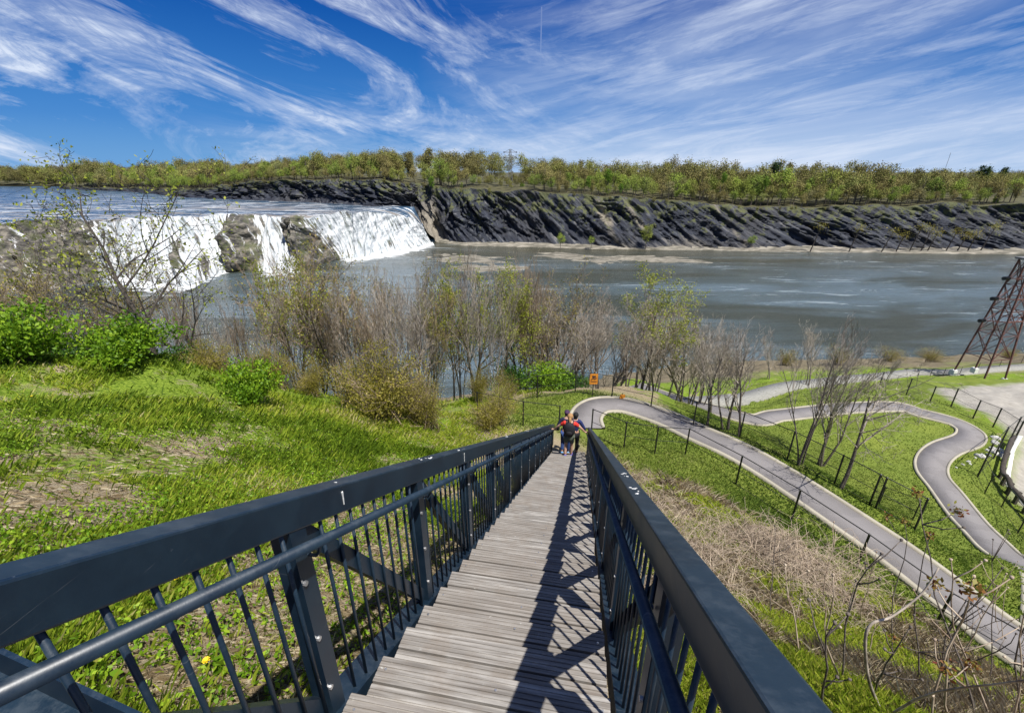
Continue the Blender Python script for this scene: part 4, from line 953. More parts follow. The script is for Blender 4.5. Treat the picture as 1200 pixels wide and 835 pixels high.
# dry bramble shrubs on the right slope
def bramble(seed, n=170, r=1.0, h=.75):
    rnd = random.Random(seed); mb = MB()
    for i in range(n):
        a = rnd.uniform(0, 2*pi); p = Vector((rnd.gauss(0, .5)*r, rnd.gauss(0, .5)*r, -.05)); L = rnd.uniform(.5, 1.3)*r; d = Vector((cos(a), sin(a), 0)); hh = h*rnd.uniform(.3, 1)
        pts = [p, p+d*L*.25+ZV*hh*.8, p+d*L*.6+ZV*hh*(1.0+rnd.uniform(-.2, .2))+Vector((rnd.gauss(0, .07), rnd.gauss(0, .07), 0)), p+d*L+ZV*hh*rnd.uniform(.1, .9)]
        mb.tube(pts, [.006, .005, .004, .002], 3, cap=False)
        for q in range(2):
            o = pts[1].lerp(pts[2], rnd.random()); mb.tube([o, o+Vector((rnd.gauss(0, .15), rnd.gauss(0, .15), rnd.uniform(0, .2)))], [.003, .0015], 3, cap=False)
    return mb
M['cane'] = simple('dry_canes', (.24, .17, .12), (.52, .43, .32), 8, .9, 0)
BR = [bramble(60+i).mesh('canes', M['cane']) for i in range(4)]
rn = random.Random(21)
spots = []
while len(spots) < 13:
    px = rn.uniform(745, 1060); py = rn.uniform(555, 715)
    line = 548+(px-745)*.50
    if py < line+8 or py > line+150 or (py < 700 and px < 640+ (py-500)*.95): continue
    spots.append((px, py))
for px, py in spots:
    p = hit(px, py); o = link_mesh('dry_bramble', rn.choice(BR), None, p); s = rn.uniform(.55, 1.0); o.scale = (s, s, s*rn.uniform(.7, 1.1)); o.rotation_euler = (0, 0, rn.uniform(0, 6))
    tag(o, 'tangled dry brown bramble on the slope between right railing and path fence', 'bramble', 'dry brambles on the right slope')
# leafy stalks in the bottom right corner
def sapling(seed, h, lean, leafy):
    rnd = random.Random(seed); st = MB(); lf = []
    pts = [Vector((0,0,-.1))]; d = Vector((lean[0], lean[1], 1)).normalized(); q = pts[0].copy()
    for i in range(7): d = (d+Vector((rnd.gauss(0, .12), rnd.gauss(0, .12), .05))).normalized(); q = q+d*(h+.1)/7; pts.append(q.copy())
    st.tube(pts, [.010-.006*i/7 for i in range(8)], 6); tips = [pts[-1]]
    for i in range(rnd.randint(1, 4)):
        k = rnd.randint(2, 6); e = pts[k].copy(); dd = Vector((rnd.gauss(0, .8), rnd.gauss(0, .5), rnd.uniform(.4, 1))).normalized(); L = rnd.uniform(.15, .45)*h*.6; m = e+dd*L*.5; f = m+(dd+ZV*.5).normalized()*L*.5
        st.tube([e, m, f], [.007, .005, .003], 5); tips.append(f)
    for t in tips: st.blob(tuple(t), .014, 1, .2)
    return st, tips, pts
saps = [(1036,835,640,1.0),(1075,800,585,.9),(990,800,672,0),(1048,770,560,.5),(1095,845,610,.8),(1120,860,640,1),(1150,850,625,.6),(1175,840,650,1),(1140,880,600,.2),(1190,870,690,1),(1105,760,640,0),(1160,800,620,.3),(1065,845,700,.2),(1215,850,640,.8),(940,770,690,0),(905,720,640,0),(1010,735,640,.3)]+[(random.uniform(930, 1200), random.uniform(740, 830), random.uniform(640, 730), 0) for _ in range(14)]
for i, (px, py, yt, lf) in enumerate(saps):
    p = hit(px, min(py, 835) if py < 870 else 835)
    if py > 835: p = p*np.array([1, .93, 1]); p[2] = Hs(p[0], p[1])
    Y = p[1]; h = max(.5, min(ztop(yt, Y)-p[2], 2.3)); st, tips, pts = sapling(500+i, h, (random.gauss(-.26, .1), random.gauss(.12, .08)), lf)
    rt = empty('sapling_stalk', p); st.build('stem', M['bark' if i % 2 else 'cane'], rt, True)
    nb = 0
    if lf > .4:
        g = np.random.default_rng(i); C = np.concatenate([np.array(tuple(t))+g.normal(0, .028, (34, 3)) for t in tips[:3]]); V, F, t = leaf_quads(C, .019, g); link_mesh('bud_leaves', np_mesh('bud_leaves', V, F, M['leafred'], False, {'tint': t}), rt); nb = 1
    lb = ('young stalk with reddish opening leaves on the dry slope in the lower right corner' if nb else 'thin bare young stalk standing on the dry slope at the lower right')
    tag(rt, lb, 'sapling', 'young stalks with opening leaves' if nb else 'bare young stalks on the right slope')
# arched pale vine at the bottom right
p = Vector(hit(1035, 830)); rt = empty('arched_cane', p); tag(rt, 'pale hooked woody vine curving up from the ground near the bottom right', 'vine')
r0 = lambda px, py, k: Vector(ray(px, py))*k
kk = p.length; pl = [p-ZV*.05]+[Vector(ray(x, y))*(p.y/ray(x, y)[1]*f) for x, y, f in ((1018,795,.99),(1014,750,.98),(1022,730,.985),(1045,722,1.0),(1080,695,1.02),(1100,665,1.03))]
mb = MB(); mb.tube(catmull([tuple(q) for q in pl], 5), list(np.linspace(.013, .005, 31)), 8); mb.build('stem', M['twig'], rt, True, p)

# ------------------------------------------------------------------ grass, straw and weeds
def scatter(n, az0, az1, r0, r1, seed, power=1.0):
    g = np.random.default_rng(seed); az = np.radians(g.uniform(az0, az1, n)); u = g.uniform(0, 1, n)**power; r = r0*(r1/r0)**u
    return r*np.sin(az), r*np.cos(az), r, g
def blades(name, x, y, r, g, h0, h1, w, mat, tint, lay=0.0, curl=.35):
    n = len(x); z = H(x, y); h = g.uniform(h0, h1, n); a = g.uniform(0, 2*pi, n); b = g.uniform(0, 2*pi, n)
    sc = np.clip(r/7, .6, 3.2 if lay < .5 else 1.4); wd = w*sc; h = h*(np.clip(r/9, .8, 1.5) if lay < .5 else .8)
    dx = np.cos(a)*wd; dy = np.sin(a)*wd
    lx = np.cos(b)*h*(curl+lay*2); ly = np.sin(b)*h*(curl+lay*2); hz = h*(1-lay)
    zt = z+hz if lay < .5 else H(x+lx, y+ly)+.012+.25*hz
    zm = z+hz*.62 if lay < .5 else (z+zt)/2+.012
    V = np.stack([np.c_[x-dx, y-dy, z-.01], np.c_[x+dx, y+dy, z-.01], np.c_[x+dx*.6+lx*.4, y+dy*.6+ly*.4, zm], np.c_[x+lx, y+ly, zt]], 1).reshape(-1, 3)
    F = np.arange(4*n).reshape(n, 4); me = np_mesh(name, V, F, M[mat], False, {'tint': np.repeat(tint, 4)}); return link_mesh(name, me)
def hillmask(x, y):
    l, gr = masks_at(x, y); a = x*R_[0]+y*R_[1]-CA; s = x*F_[0]+y*F_[1]
    return l, gr, a, s
# left hillside grass
x, y, r, g = scatter(300000, -62, 14, 1.4, 26, 1, .8)
l, gr, a, s = hillmask(x, y); dens = fbm(x*.9, y*.9, 4, 77); d0 = np.zeros(len(x))
for q, rx in (((110,600), 1.0), ((30,600), .9), ((235,525), .7), ((270,520), .6), ((150,585), .6)):
    c = hit0(*q); d0 += np.exp(-(np.hypot(x-c[0], (y-c[1])*1.3)/rx)**2)
edge = np.clip(1-(np.abs(a)-1.3)*.5, 0, 1)
keep = ~l & ~gr & (a < -.85) & (g.uniform(0, 1, len(x)) < np.clip(.3+(dens-.42)*5-d0*1.3-edge*.7, .05, 1))
x, y, r, dens = x[keep], y[keep], r[keep], dens[keep]
t = np.clip(fbm(x*.5, y*.5, 3, 5)*1.3-.25+g.normal(0, .22, len(x)), 0, 1)
tag(blades('grass', x, y, r, g, .05, .15, .006, 'blade', t, 0, .95), 'green spring grass and weeds on the slope left of the staircase', 'grass', kind='stuff')
# straw litter both sides
x, y, r, g = scatter(150000, -62, 60, 1.3, 15, 2, .8)
l, gr, a, s = hillmask(x, y); keep = ~l & ~gr & ((np.abs(a) > .85) | (s < 0)) & ((a > 0) | (g.uniform(0, 1, len(x)) < .55)); x, y, r, a = x[keep], y[keep], r[keep], a[keep]
tag(blades('dead_straw', x, y, r, g, .04, .13, .004, 'straw', g.uniform(0, 1, len(x)), .8), 'pale dead straw lying on the soil beside the staircase', 'straw', kind='stuff')
# right slope standing dry grass + green
x, y, r, g = scatter(120000, 8, 62, 1.8, 15, 3, .7)
l, gr, a, s = hillmask(x, y); dens = fbm(x*.7, y*.7, 4, 88); keep = ~l & ~gr & (a > .9); x, y, r, a, dens = x[keep], y[keep], r[keep], a[keep], dens[keep]
gm = (dens > .495) | (g.uniform(0, 1, len(x)) < .12); 
tag(blades('dry_grass', x[~gm], y[~gm], r[~gm], g, .06, .22, .003, 'straw', g.uniform(0, 1, (~gm).sum()), .35, .6), 'tall dry grass on the slope right of the staircase', 'grass', kind='stuff')
tag(blades('green_weeds', x[gm], y[gm], r[gm], g, .06, .15, .008, 'blade', g.uniform(.3, .9, gm.sum()), .2), 'fresh green weeds growing through dry grass right of the staircase', 'weeds', kind='stuff')
# lawn
x, y, r, g = scatter(260000, -2, 64, 10, 55, 4, 1.0)
l, gr, a, s = hillmask(x, y); keep = l & ~near_path(x, y, -.11); x, y, r = x[keep], y[keep], r[keep]
t = np.clip(fbm(x*.35, y*.35, 4, 15)*1.3-.2+g.normal(0, .16, len(x)), 0, .92)
M['lawnblade'] = m_grass('lawn_blades', [(0, (.07, .12, .015)), (.5, (.155, .225, .03)), (.85, (.27, .32, .06)), (1, (.42, .38, .18))], .3)
tag(blades('lawn_grass', x, y, r, g, .03, .075, .007, 'lawnblade', t, 0, .8), 'short mown lawn grass around the winding paths', 'grass', kind='stuff')
# broad-leaf weeds on the left slope
x, y, r, g = scatter(11000, -62, 10, 1.8, 18, 6, .6)
l, gr, a, s = hillmask(x, y); dn = fbm(x*.5, y*.5, 3, 66); keep = ~l & (a < -1.1) & (dn > .5) & (g.uniform(0, 1, len(x)) < np.clip((-a-1.2)*.4, .12, 1)); x, y, r = x[keep], y[keep], r[keep]; n = len(x); z = H(x, y)
C = np.repeat(np.c_[x, y, z+.07], 9, 0)+g.normal(0, 1, (n*9, 3))*np.array([.055, .055, .03])*np.repeat(np.clip(r/8, .7, 1.8), 9)[:, None]
V, F, t = leaf_quads(C, .021, g, np.repeat(g.uniform(.2, 1, n), 9)); V = V.copy()
tag(link_mesh('broad_leaf_weeds', np_mesh('broad_leaf_weeds', V, F, M['leaf'], False, {'tint': t})), 'clumps of bright broad leaved weeds in the left slope grass', 'weeds', kind='stuff')
# dandelions
M['yellow'] = simple('dandelion_yellow', (.75, .5, .01), (.95, .75, .02), 60, .7, .3, .004)
for px, py in ((46, 742), (108, 792), (248, 789), (212, 690), (700, 0), (150, 640), (40, 470)):
    if py == 0: continue
    p = Vector(hit(px, py)); rt = empty('dandelion', p); lb = {46: 'dandelion with two yellow heads seen through the leftmost balusters', 108: 'single low yellow dandelion just above the landing frame', 248: 'yellow dandelion close to the near left post'}.get(px, 'tiny yellow dandelion in the left slope grass')
    tag(rt, lb, 'flower', 'dandelions on the left slope')
    mb = MB()
    hd = [Vector((0, 0, .13)), Vector((.05, .02, .11))][:2 if px == 46 else 1]
    for q in hd: mb.tube([(0,0,0), q*.5+Vector((.006,0,0)), q], .003, 5)
    mb.build('stem', M['leafdark'], rt)
    for q in hd:
        mb = MB()
        for i in range(22):
            u = i*2.4; d = Vector((cos(u), sin(u), .25+.3*(i % 3))).normalized(); e = d.cross(ZV).normalized()*.004; mb.add([q-e, q+e, q+d*.024+e, q+d*.024-e], [(0,1,2,3)])
        mb.blob(tuple(q), .012, 1, .1, (1,1,.6)); mb.build('flower_head', M['yellow'], rt)
    g = np.random.default_rng(px); V, F, t = leaf_quads(np.c_[g.normal(0, .05, (14, 2)), np.full(14, .03)], .045, g); link_mesh('leaves', np_mesh('leaves', V, F, M['leaf'], False, {'tint': t}), rt)
# riprap boulders by the winding path bend
rn = random.Random(33)
RK = []
for i in range(4): mb = MB(); mb.blob((0,0,0), 1, 2, .16, (1, .8, .6), 0, 900+i); RK.append(mb.mesh('boulder', M['rock']))
for i in range(46):
    if i < 26: px, py = rn.uniform(1146, 1176), rn.uniform(513, 535)
    else: px, py = rn.uniform(1115, 1150), rn.uniform(522, 548)
    p = hit(px, py)
    if near_path(np.array([p[0]]), np.array([p[1]]), .25)[0]: continue
    o = link_mesh('boulder', rn.choice(RK), None, p); s = rn.uniform(.12, .30) if i < 26 else rn.uniform(.07, .15); o.scale = (s, s, s); o.rotation_euler = (rn.uniform(0, .6), rn.uniform(0, .6), rn.uniform(0, 6))
    tag(o, 'pale grey boulder in the rock pile at the bend of the winding path', 'boulder', 'boulders beside the winding path bend')
# ------------------------------------------------------------------ far trees
def crown_mesh(seed, mat, n=900, R=4.6, Hc=8, zc=9.5, size=.62, spread=.5, cone=False):
    g = np.random.default_rng(seed); k = 26
    if cone:
        zz = g.uniform(0, 1, 30); cc = np.c_[g.normal(0, 1, (30, 2))*(1-zz)[:, None]*R*.4, 4+zz*10.5]; sp = np.c_[(1-zz)*R*.22+.3, (1-zz)*R*.22+.3, np.full(30, .8)]
    else:
        d = g.normal(size=(k, 3)); d /= np.linalg.norm(d, axis=1)[:, None]; cc = d*np.array([R*.70, R*.70, 5.0])*g.uniform(.5, 1.0, (k, 1)); cc[:, 2] += 8.3; sp = np.tile([R*.17, R*.17, .7], (k, 1))
    idx = g.integers(0, len(cc), n); C = cc[idx]+g.normal(size=(n, 3))*sp[idx]; C[:, 2] = np.clip(C[:, 2], .8, 15.5)
    V, F, t = leaf_quads(C, size, g, g.uniform(.15, .85, len(cc))[idx]); return np_mesh('crown', V, F, M[mat], False, {'tint': t}), cc
def far_trunk(seed, cc):
    rnd = random.Random(seed); mb = MB(); mb.tube([(0,0,-1), (rnd.uniform(-.2,.2), 0, 5), (rnd.uniform(-.5,.5), rnd.uniform(-.4,.4), 10), (rnd.uniform(-.6,.6), 0, 13.5)], [.28, .22, .13, .04], 5, cap=False)
    for c in cc[:14]: mb.tube([(0,0,max(3, c[2]*.55)), (c[0]*.5, c[1]*.5, c[2]*.8), tuple(c)], [.10, .07, .03], 3, cap=False)
    return mb.mesh('trunk', M['bark'])
FT = []
for i in range(7):
    cm, cc = crown_mesh(700+i, 'crown', n=(2000, 2300, 1900, 2600, 1300, 2000, 1800)[i], R=(4.6, 5.4, 4.2, 5.8, 4.6, 3.8, 5.)[i], size=.25); FT.append((far_trunk(i, cc), cm))
GT = [(lambda r: (far_trunk(50, r[1]), r[0]))(crown_mesh(750+i, 'crowngreen', 1100, 4.4, 8, 8.6, .42)) for i in range(2)]
DT = [(lambda r: (far_trunk(60, r[1]), r[0]))(crown_mesh(760, 'crowndark', 1300, 4.2, 8, 9.5, .45))]
def far_tree(pair, p, s, label, group, name='woodland_tree', sz=1.0):
    rt = empty(name, p, random.uniform(0, 6.28)); rt.scale = (s, s, s*sz); link_mesh('trunk', pair[0], rt); link_mesh('crown', pair[1], rt); tag(rt, label, 'tree', group); return rt
rim = CV[:, -1]
rimz = lambda x: float(np.interp(x, rim[nc//3:, 0], rim[nc//3:, 2]))
# candidate positions along the rim, in rows going back
rn = random.Random(77); cand = []
rim_len = np.r_[0, np.cumsum(np.linalg.norm(np.diff(rim[:, :2], axis=0), axis=1))]
tot = rim_len[-1]
def rim_at(sv_): 
    return np.array([np.interp(sv_, rim_len, rim[:, k]) for k in range(3)]), np.array([np.interp(sv_, rim_len, -out[:, k]) for k in range(2)]), np.interp(sv_, rim_len, cpx)
for row, (bk_, step) in enumerate(((3, 4.6), (9, 4.8), (17, 6), (28, 7.5))):
    q = rn.uniform(0, 4)
    while q < tot:
        p, nrm_, px = rim_at(q)
        if 40 < px < 1240 and not (545 < px < 618 and row < 2):
            b = bk_+rn.uniform(-2, 2.5); P = (p[0]+nrm_[0]*b, p[1]+nrm_[1]*b); P = (P[0]+p[0]/p[1]*0, P[1]); cand.append((row, px, np.array([P[0], P[1], p[2]-.3+b*.03])))
        q += step*rn.uniform(.75, 1.25)*(1.6 if px < 230 else 1)
cand.sort(key=lambda c: c[0]*200+c[2][1]*.6)
hz = {}
def hscale(px, p, row):    # photo treeline as tree height in metres
    yt = np.interp(px, [40,150,250,300,400,520,560,640,760,870,1000,1100,1200,1300], [187,190,188,183,180,181,193,187,192,192,196,197,200,201])
    return (ztop(yt, p[1])-p[2])*(.86+.3*float(vnoise(np.array([px*.045]), np.array([row*.7]), 4)[0]))
ind = cand[:296]; rest = cand[296:]
print('far trees', len(cand))
for row, px, p in ind:
    h = hscale(px, p, row)*(.55 if 540 < px < 625 else 1)*(.6 if row == 0 else .9 if row == 1 else 1.12)*rn.uniform(.72, 1.16); s = h/15.0
    far_tree(FT[rn.randrange(7)], p, s, 'olive-brown tree coming into leaf in the wood along the far cliff top', 'woodland trees along the far cliff top')
def ftx(px, yb, Y): q = ptY(px, yb, Y); return q
greens = [(714,196,240,.62),(690,205,236,.5),(728,214,230,.38),(850,200,238,.5),(1047,205,240,.5),(1170,228,236,.42),(612,212,262,.4),(505,205,250,.5),(900,205,240,.48)]
for px, yt, Y, s in greens:
    p = ptY(px, yt, Y+12); pz = p[2]-15*s; far_tree(GT[0], (p[0], Y+12, max(pz, -20)), s if True else 1, 'fresh bright green tree standing out in the front of the far wood', 'bright green trees in the far wood')
darks = [(912,190,262,.62,'dark evergreen tree poking above the far wood at centre right'),(1158,193,262,.85,'broad dark evergreen at the right end of the far treeline'),(1180,196,265,.6,'smaller dark evergreen right of the broad one on the far treeline')]
for px, yt, Y, s, lb in darks:
    p = ptY(px, yt-3, Y); far_tree(DT[0], (p[0], Y, p[2]-14.5*s), s, lb, None, 'evergreen_tree')
# the rest of the wood, and the far left bank, as one mass each
def merged(name, items, label, leaf=.5):
    Vs = []; Fs = []; Ts = []; n0 = 0
    bank = []
    for pr in FT:
        me = pr[1]; v = np.empty(len(me.vertices)*3, np.float32); me.vertices.foreach_get('co', v); t = np.empty(len(me.vertices), np.float32); me.attributes['tint'].data.foreach_get('value', t); bank.append((v.reshape(-1, 3), t))
    g = np.random.default_rng(3)
    for p, s in items:
        v, t = bank[g.integers(0, 7)]; a = g.uniform(0, 6.28); c_, s_ = cos(a), sin(a); q = v.copy(); q[:, 0], q[:, 1] = v[:, 0]*c_-v[:, 1]*s_, v[:, 0]*s_+v[:, 1]*c_
        Vs.append(q*s+np.asarray(p)); k = len(v)//4; Fs.append(np.arange(4*k).reshape(k, 4)+n0); n0 += 4*k; Ts.append(np.clip(t*.7+g.uniform(-.1, .4), 0, 1))
    if not Vs: return
    me = np_mesh(name, np.concatenate(Vs), np.concatenate(Fs), M['massleaf'], False, {'tint': np.concatenate(Ts)}); tag(link_mesh(name, me), label, 'wood', kind='stuff')
M['massleaf'] = m_grass('wood_mass_leaves', [(0, (.13, .12, .045)), (.4, (.22, .19, .07)), (.7, (.24, .25, .06)), (1, (.30, .32, .08))], .1, .9)
it = []
for row, px, p in rest: it.append((p, hscale(px, p, row)*1.0/15.0*rn.uniform(.85, 1.25)*(.55 if 535 < px < 625 else 1)))
q = 0
while q < tot:
    p, nrm_, px = rim_at(q)
    for b in (48, 70, 95):
        if px > 200: P = np.array([p[0]+nrm_[0]*b, p[1]+nrm_[1]*b, p[2]+1]); it.append((P, hscale(px, P, 3)/15.0*rn.uniform(.9, 1.28)*(.5 if 530 < px < 625 else 1)))
    q += 9
merged('far_wood', it, 'mass of olive-brown trees deeper in the wood on the far plateau')
it = []
for i in range(520):
    px = rn.uniform(-260, 330); Y = 596+abs(rn.gauss(0, 60)); z = -16+min((Y-596)/160, 1)*7; x_ = (px-600)/FPX*(Y*CP-z*SP); yt = np.interp(px, [-260, 0, 100, 200, 330], [190, 190, 189, 191, 186])
    h = (ztop(yt, Y)-z)*rn.uniform(.62, 1.0); it.append(((x_, Y, z-2), h/14.0))
merged('far_bank_wood', it, 'hazy olive wood along the far left bank of the upper river')
# trees at the cliff foot
for i, (px, Y, h) in enumerate([(655,222,8),(690,221,7),(752,220,13),(872,219,7)]):
    far_tree(FT[i % 7] if i != 1 else FT[4], (pt(px, 290, -36)[0], pt(px, 291, -36)[1]-4, -35), h/15, 'small leafing tree at the foot of the dark cliff, on the shingle', 'small trees at the cliff foot', 'shore_tree')
for i in range(11):
    px = 1000+i*14+rn.uniform(-4, 4) if i > 1 else (945+i*45); b = pt(px, 292.5, -35.2); h = rn.uniform(7, 12); dx = rn.uniform(.15, .6)*h*.5
    rt = empty('shore_tree', (b[0], b[1]-3, -35.3)); tag(rt, 'small dark tree leaning over the shingle at the right foot of the cliff', 'tree', 'leaning trees on the far shingle')
    mb = MB(); top = Vector((dx, -1, h)); mb.tube([(0,0,-.5), top*.5+Vector((0,0,.3)), top], [.3, .22, .08], 5); 
    for k in range(6): e = top*rn.uniform(.5, .9); mb.tube([e, e+Vector((rn.uniform(-2, 2), rn.uniform(-1, 1), rn.uniform(1, 2.5)))], [.1, .03], 4)
    mb.build('trunk', M['barkdark'], rt)
    g = np.random.default_rng(i); C = np.array(tuple(top))+g.normal(size=(170, 3))*np.array([1.5, 1.2, 1.1]); V, F, t = leaf_quads(C, .26, g); link_mesh('crown', np_mesh('crown', V, F, M['leafolive'], False, {'tint': t}), rt)
# scrub on the cliff rim and ledges
it = []
for i in range(70):
    q = rn.uniform(0, tot); p, nrm_, px = rim_at(q)
    if px < 240: continue
    it.append((np.array([p[0]-nrm_[0]*1.0, p[1]-nrm_[1]*1.0, p[2]-2.2]), rn.uniform(.16, .3)))
merged('rim_scrub', it, 'low green-brown scrub along the rim of the dark cliff')

# ------------------------------------------------------------------ people
def simplemat(name, c, rough=.8):
    return simple(name, tuple(x*.8 for x in c), tuple(min(1, x*1.15) for x in c), 25, rough, .15, .003)
def skin_mesh(name, V, E, Rr, mat, sub=2, root=0):
    me = bpy.data.meshes.new(name); me.from_pydata([tuple(v) for v in V], E, []); o = bpy.data.objects.new(name, me); COL.objects.link(o)
    md = o.modifiers.new('skin', 'SKIN'); md.use_smooth_shade = True
    if not me.skin_vertices: pass
    sk = me.skin_vertices[0].data if me.skin_vertices else None
    for i, r in enumerate(Rr):
        rr = r if hasattr(r, '__len__') else (r, r); sk[i].radius = rr; sk[i].use_root = (i == root)
    ss = o.modifiers.new('sub', 'SUBSURF'); ss.levels = sub; ss.render_levels = sub
    dg = bpy.context.evaluated_depsgraph_get(); dg.update(); nm = bpy.data.meshes.new_from_object(o.evaluated_get(dg)); nm.name = name
    bpy.data.objects.remove(o); nm.materials.clear(); nm.materials.append(mat)
    nm.polygons.foreach_set('use_smooth', [True]*len(nm.polygons)); return nm
def person(loc, label, J, mats, opts):
    rt = empty('person', loc, -AZ); tag(rt, label, 'person', 'people walking down the stairs')
    names = list(J); V = [J[k][0] for k in names]; Rd = [J[k][1] for k in names]; ix = {k: i for i, k in enumerate(names)}
    chains = [('pelvis','waist','chest','neckb','neck','head','crown'), ('pelvis','hipL','kneeL','ankleL','toeL'), ('pelvis','hipR','kneeR','ankleR','toeR'), ('neckb','shL','elL','wrL','palmL'), ('neckb','shR','elR','wrR','palmR')]
    E = [(ix[a], ix[b]) for c in chains for a, b in zip(c[:-1], c[1:])]
    # fingers as part of the same skeleton
    for sd, sg in (('L', -1), ('R', 1)):
        pw = Vector(V[ix['palm'+sd]]); wv = Vector(V[ix['wr'+sd]]); d = (pw-wv).normalized()
        for f in range(5):
            off = Vector((0, .02*(f-2), 0)) if f < 4 else Vector((0, -.03, -.01))
            L = (.055, .065, .062, .05, .04)[f]; a = pw+off*.8+d*.01; b = a+d*L*.55+off*.2; c = b+Vector((d.x*.3, d.y*.3, -.9)).normalized()*L*.45
            n = len(V); V += [tuple(b), tuple(c)]; Rd += [.011, .009]; E += [(ix['palm'+sd], n), (n, n+1)]
    link_mesh('body', skin_mesh('body', V, E, Rd, mats['skin'], 2), rt)
    def part(name, ks, mat, grow_, cuts=None, extra=None):
        Vp = []; Rp = []; Ep = []; mp = {}
        for c in ks:
            for k in c:
                if k not in mp:
                    if isinstance(k, tuple): a, b, f = k; P = Vector(J[a][0]).lerp(Vector(J[b][0]), f); ra = J[a][1]; rb = J[b][1]; ra = ra if hasattr(ra, '__len__') else (ra, ra); rb = rb if hasattr(rb, '__len__') else (rb, rb); r = tuple(ra[q]*(1-f)+rb[q]*f for q in (0, 1))
                    else: P = Vector(J[k][0]); r = J[k][1]; r = r if hasattr(r, '__len__') else (r, r)
                    mp[k] = len(Vp); Vp.append(tuple(P)); Rp.append(tuple(q+grow_ for q in r))
            Ep += [(mp[a], mp[b]) for a, b in zip(c[:-1], c[1:])]
        return link_mesh(name, skin_mesh(name, Vp, Ep, Rp, mat, 2), rt)
    sl = opts.get('sleeve', .75)
    part('shirt', [('pelvis','waist','chest','neckb'), ('neckb','shL',('shL','elL',sl)), ('neckb','shR',('shR','elR',sl))] if sl <= 1 else [('pelvis','waist','chest','neckb'), ('neckb','shL','elL',('elL','wrL',.9)), ('neckb','shR','elR',('elR','wrR',.9))], mats['shirt'], .016)
    tl = opts.get('leg', 1)
    part('shorts' if tl < 1 else 'trousers', [('pelvis','hipL',('hipL','kneeL',.9) if tl < 1 else 'kneeL')+(() if tl < 1 else (('kneeL','ankleL',.9),)), ('pelvis','hipR',('hipR','kneeR',.9) if tl < 1 else 'kneeR')+(() if tl < 1 else (('kneeR','ankleR',.9),))], mats['trousers'], .022)
    for sd in 'LR':
        a = Vector(J['ankle'+sd][0]); t = Vector(J['toe'+sd][0]); mb = MB(); mid = (a+t)/2
        mb.blob((a.x, a.y+.0, a.z-.035), .058, 2, 0, (.85, 1.1, .8)); mb.blob((t.x, t.y-.02, t.z-.0), .052, 2, 0, (.95, 1.5, .72)); mb.blob((mid.x, mid.y, t.z+.005), .05, 2, 0, (.9, 1.9, .75))
        mb.build('shoe', mats['shoe'], rt, True)
    hd = Vector(J['head'][0]); hm = MB()
    if 'cap' in opts:
        hm.blob((hd.x, hd.y-.005, hd.z+.055), .108, 3, .01, (.92, 1.08, .75)); hm.box((hd.x, hd.y+.13, hd.z+.045), .15, .12, .012); hm.build('cap', mats['cap'], rt, True)
        hm = MB(); hm.blob((hd.x, hd.y-.03, hd.z-.015), .09, 2, .03, (.95, .85, .8)); hm.build('hair', mats['hair'], rt, True)
    else:
        hm.blob((hd.x, hd.y-.022, hd.z+.03), .112, 3, .02, (.92, 1.02, 1.0)); hm.blob((hd.x, hd.y-.075, hd.z-.07), .07, 2, .05, (1.05, .6, 1.25))
        if 'pony' in opts: hm.tube([(hd.x, hd.y-.11, hd.z+.03), (hd.x, hd.y-.17, hd.z-.04), (hd.x+.01, hd.y-.17, hd.z-.16), (hd.x, hd.y-.16, hd.z-.27)], [.035, .045, .036, .012], 8)
        hm.build('hair', mats['hair'], rt, True)
    fm = MB()
    for sg in (-1, 1): fm.blob((hd.x+sg*.035, hd.y+.092, hd.z+.005), .013, 1, 0)
    fm.build('eyes', mats['eye'], rt, True)
    fm = MB(); fm.blob((hd.x, hd.y+.108, hd.z-.025), .018, 1, 0, (.7, 1, 1.2)); fm.blob((hd.x, hd.y+.09, hd.z-.07), .022, 1, 0, (1.2, .5, .35))
    for sg in (-1, 1): fm.blob((hd.x+sg*.083, hd.y+.005, hd.z-.01), .024, 1, 0, (.4, .8, 1.2))
    fm.build('face_features', mats['skin'], rt, True)
    if 'pack' in opts:
        c = Vector(J['chest'][0]); mb = MB(); mb.blob((c.x, c.y-.17, c.z-.05), .215, 3, .03, (.95, .55, 1.3)); pk = mb.build('backpack', mats['pack'], rt, True)
        mb = MB()
        for sg in (-1, 1): mb.tube([(sg*.11, c.y-.13, c.z+.14), (sg*.12, c.y+.02, c.z+.20), (sg*.13, c.y+.14, c.z+.05), (sg*.13, c.y+.05, c.z-.18)], .018, 6)
        mb.build('strap', mats['pack'], pk, True)
        mb = MB(); mb.blob((c.x, c.y-.27, c.z-.14), .10, 2, .02, (1.1, .4, .9)); mb.build('pocket', mats['pack'], pk, True)
    return rt
SK = simplemat('skin_tone', (.50, .30, .21), .6); EYE = simplemat('eye_dark', (.03, .02, .02), .3)
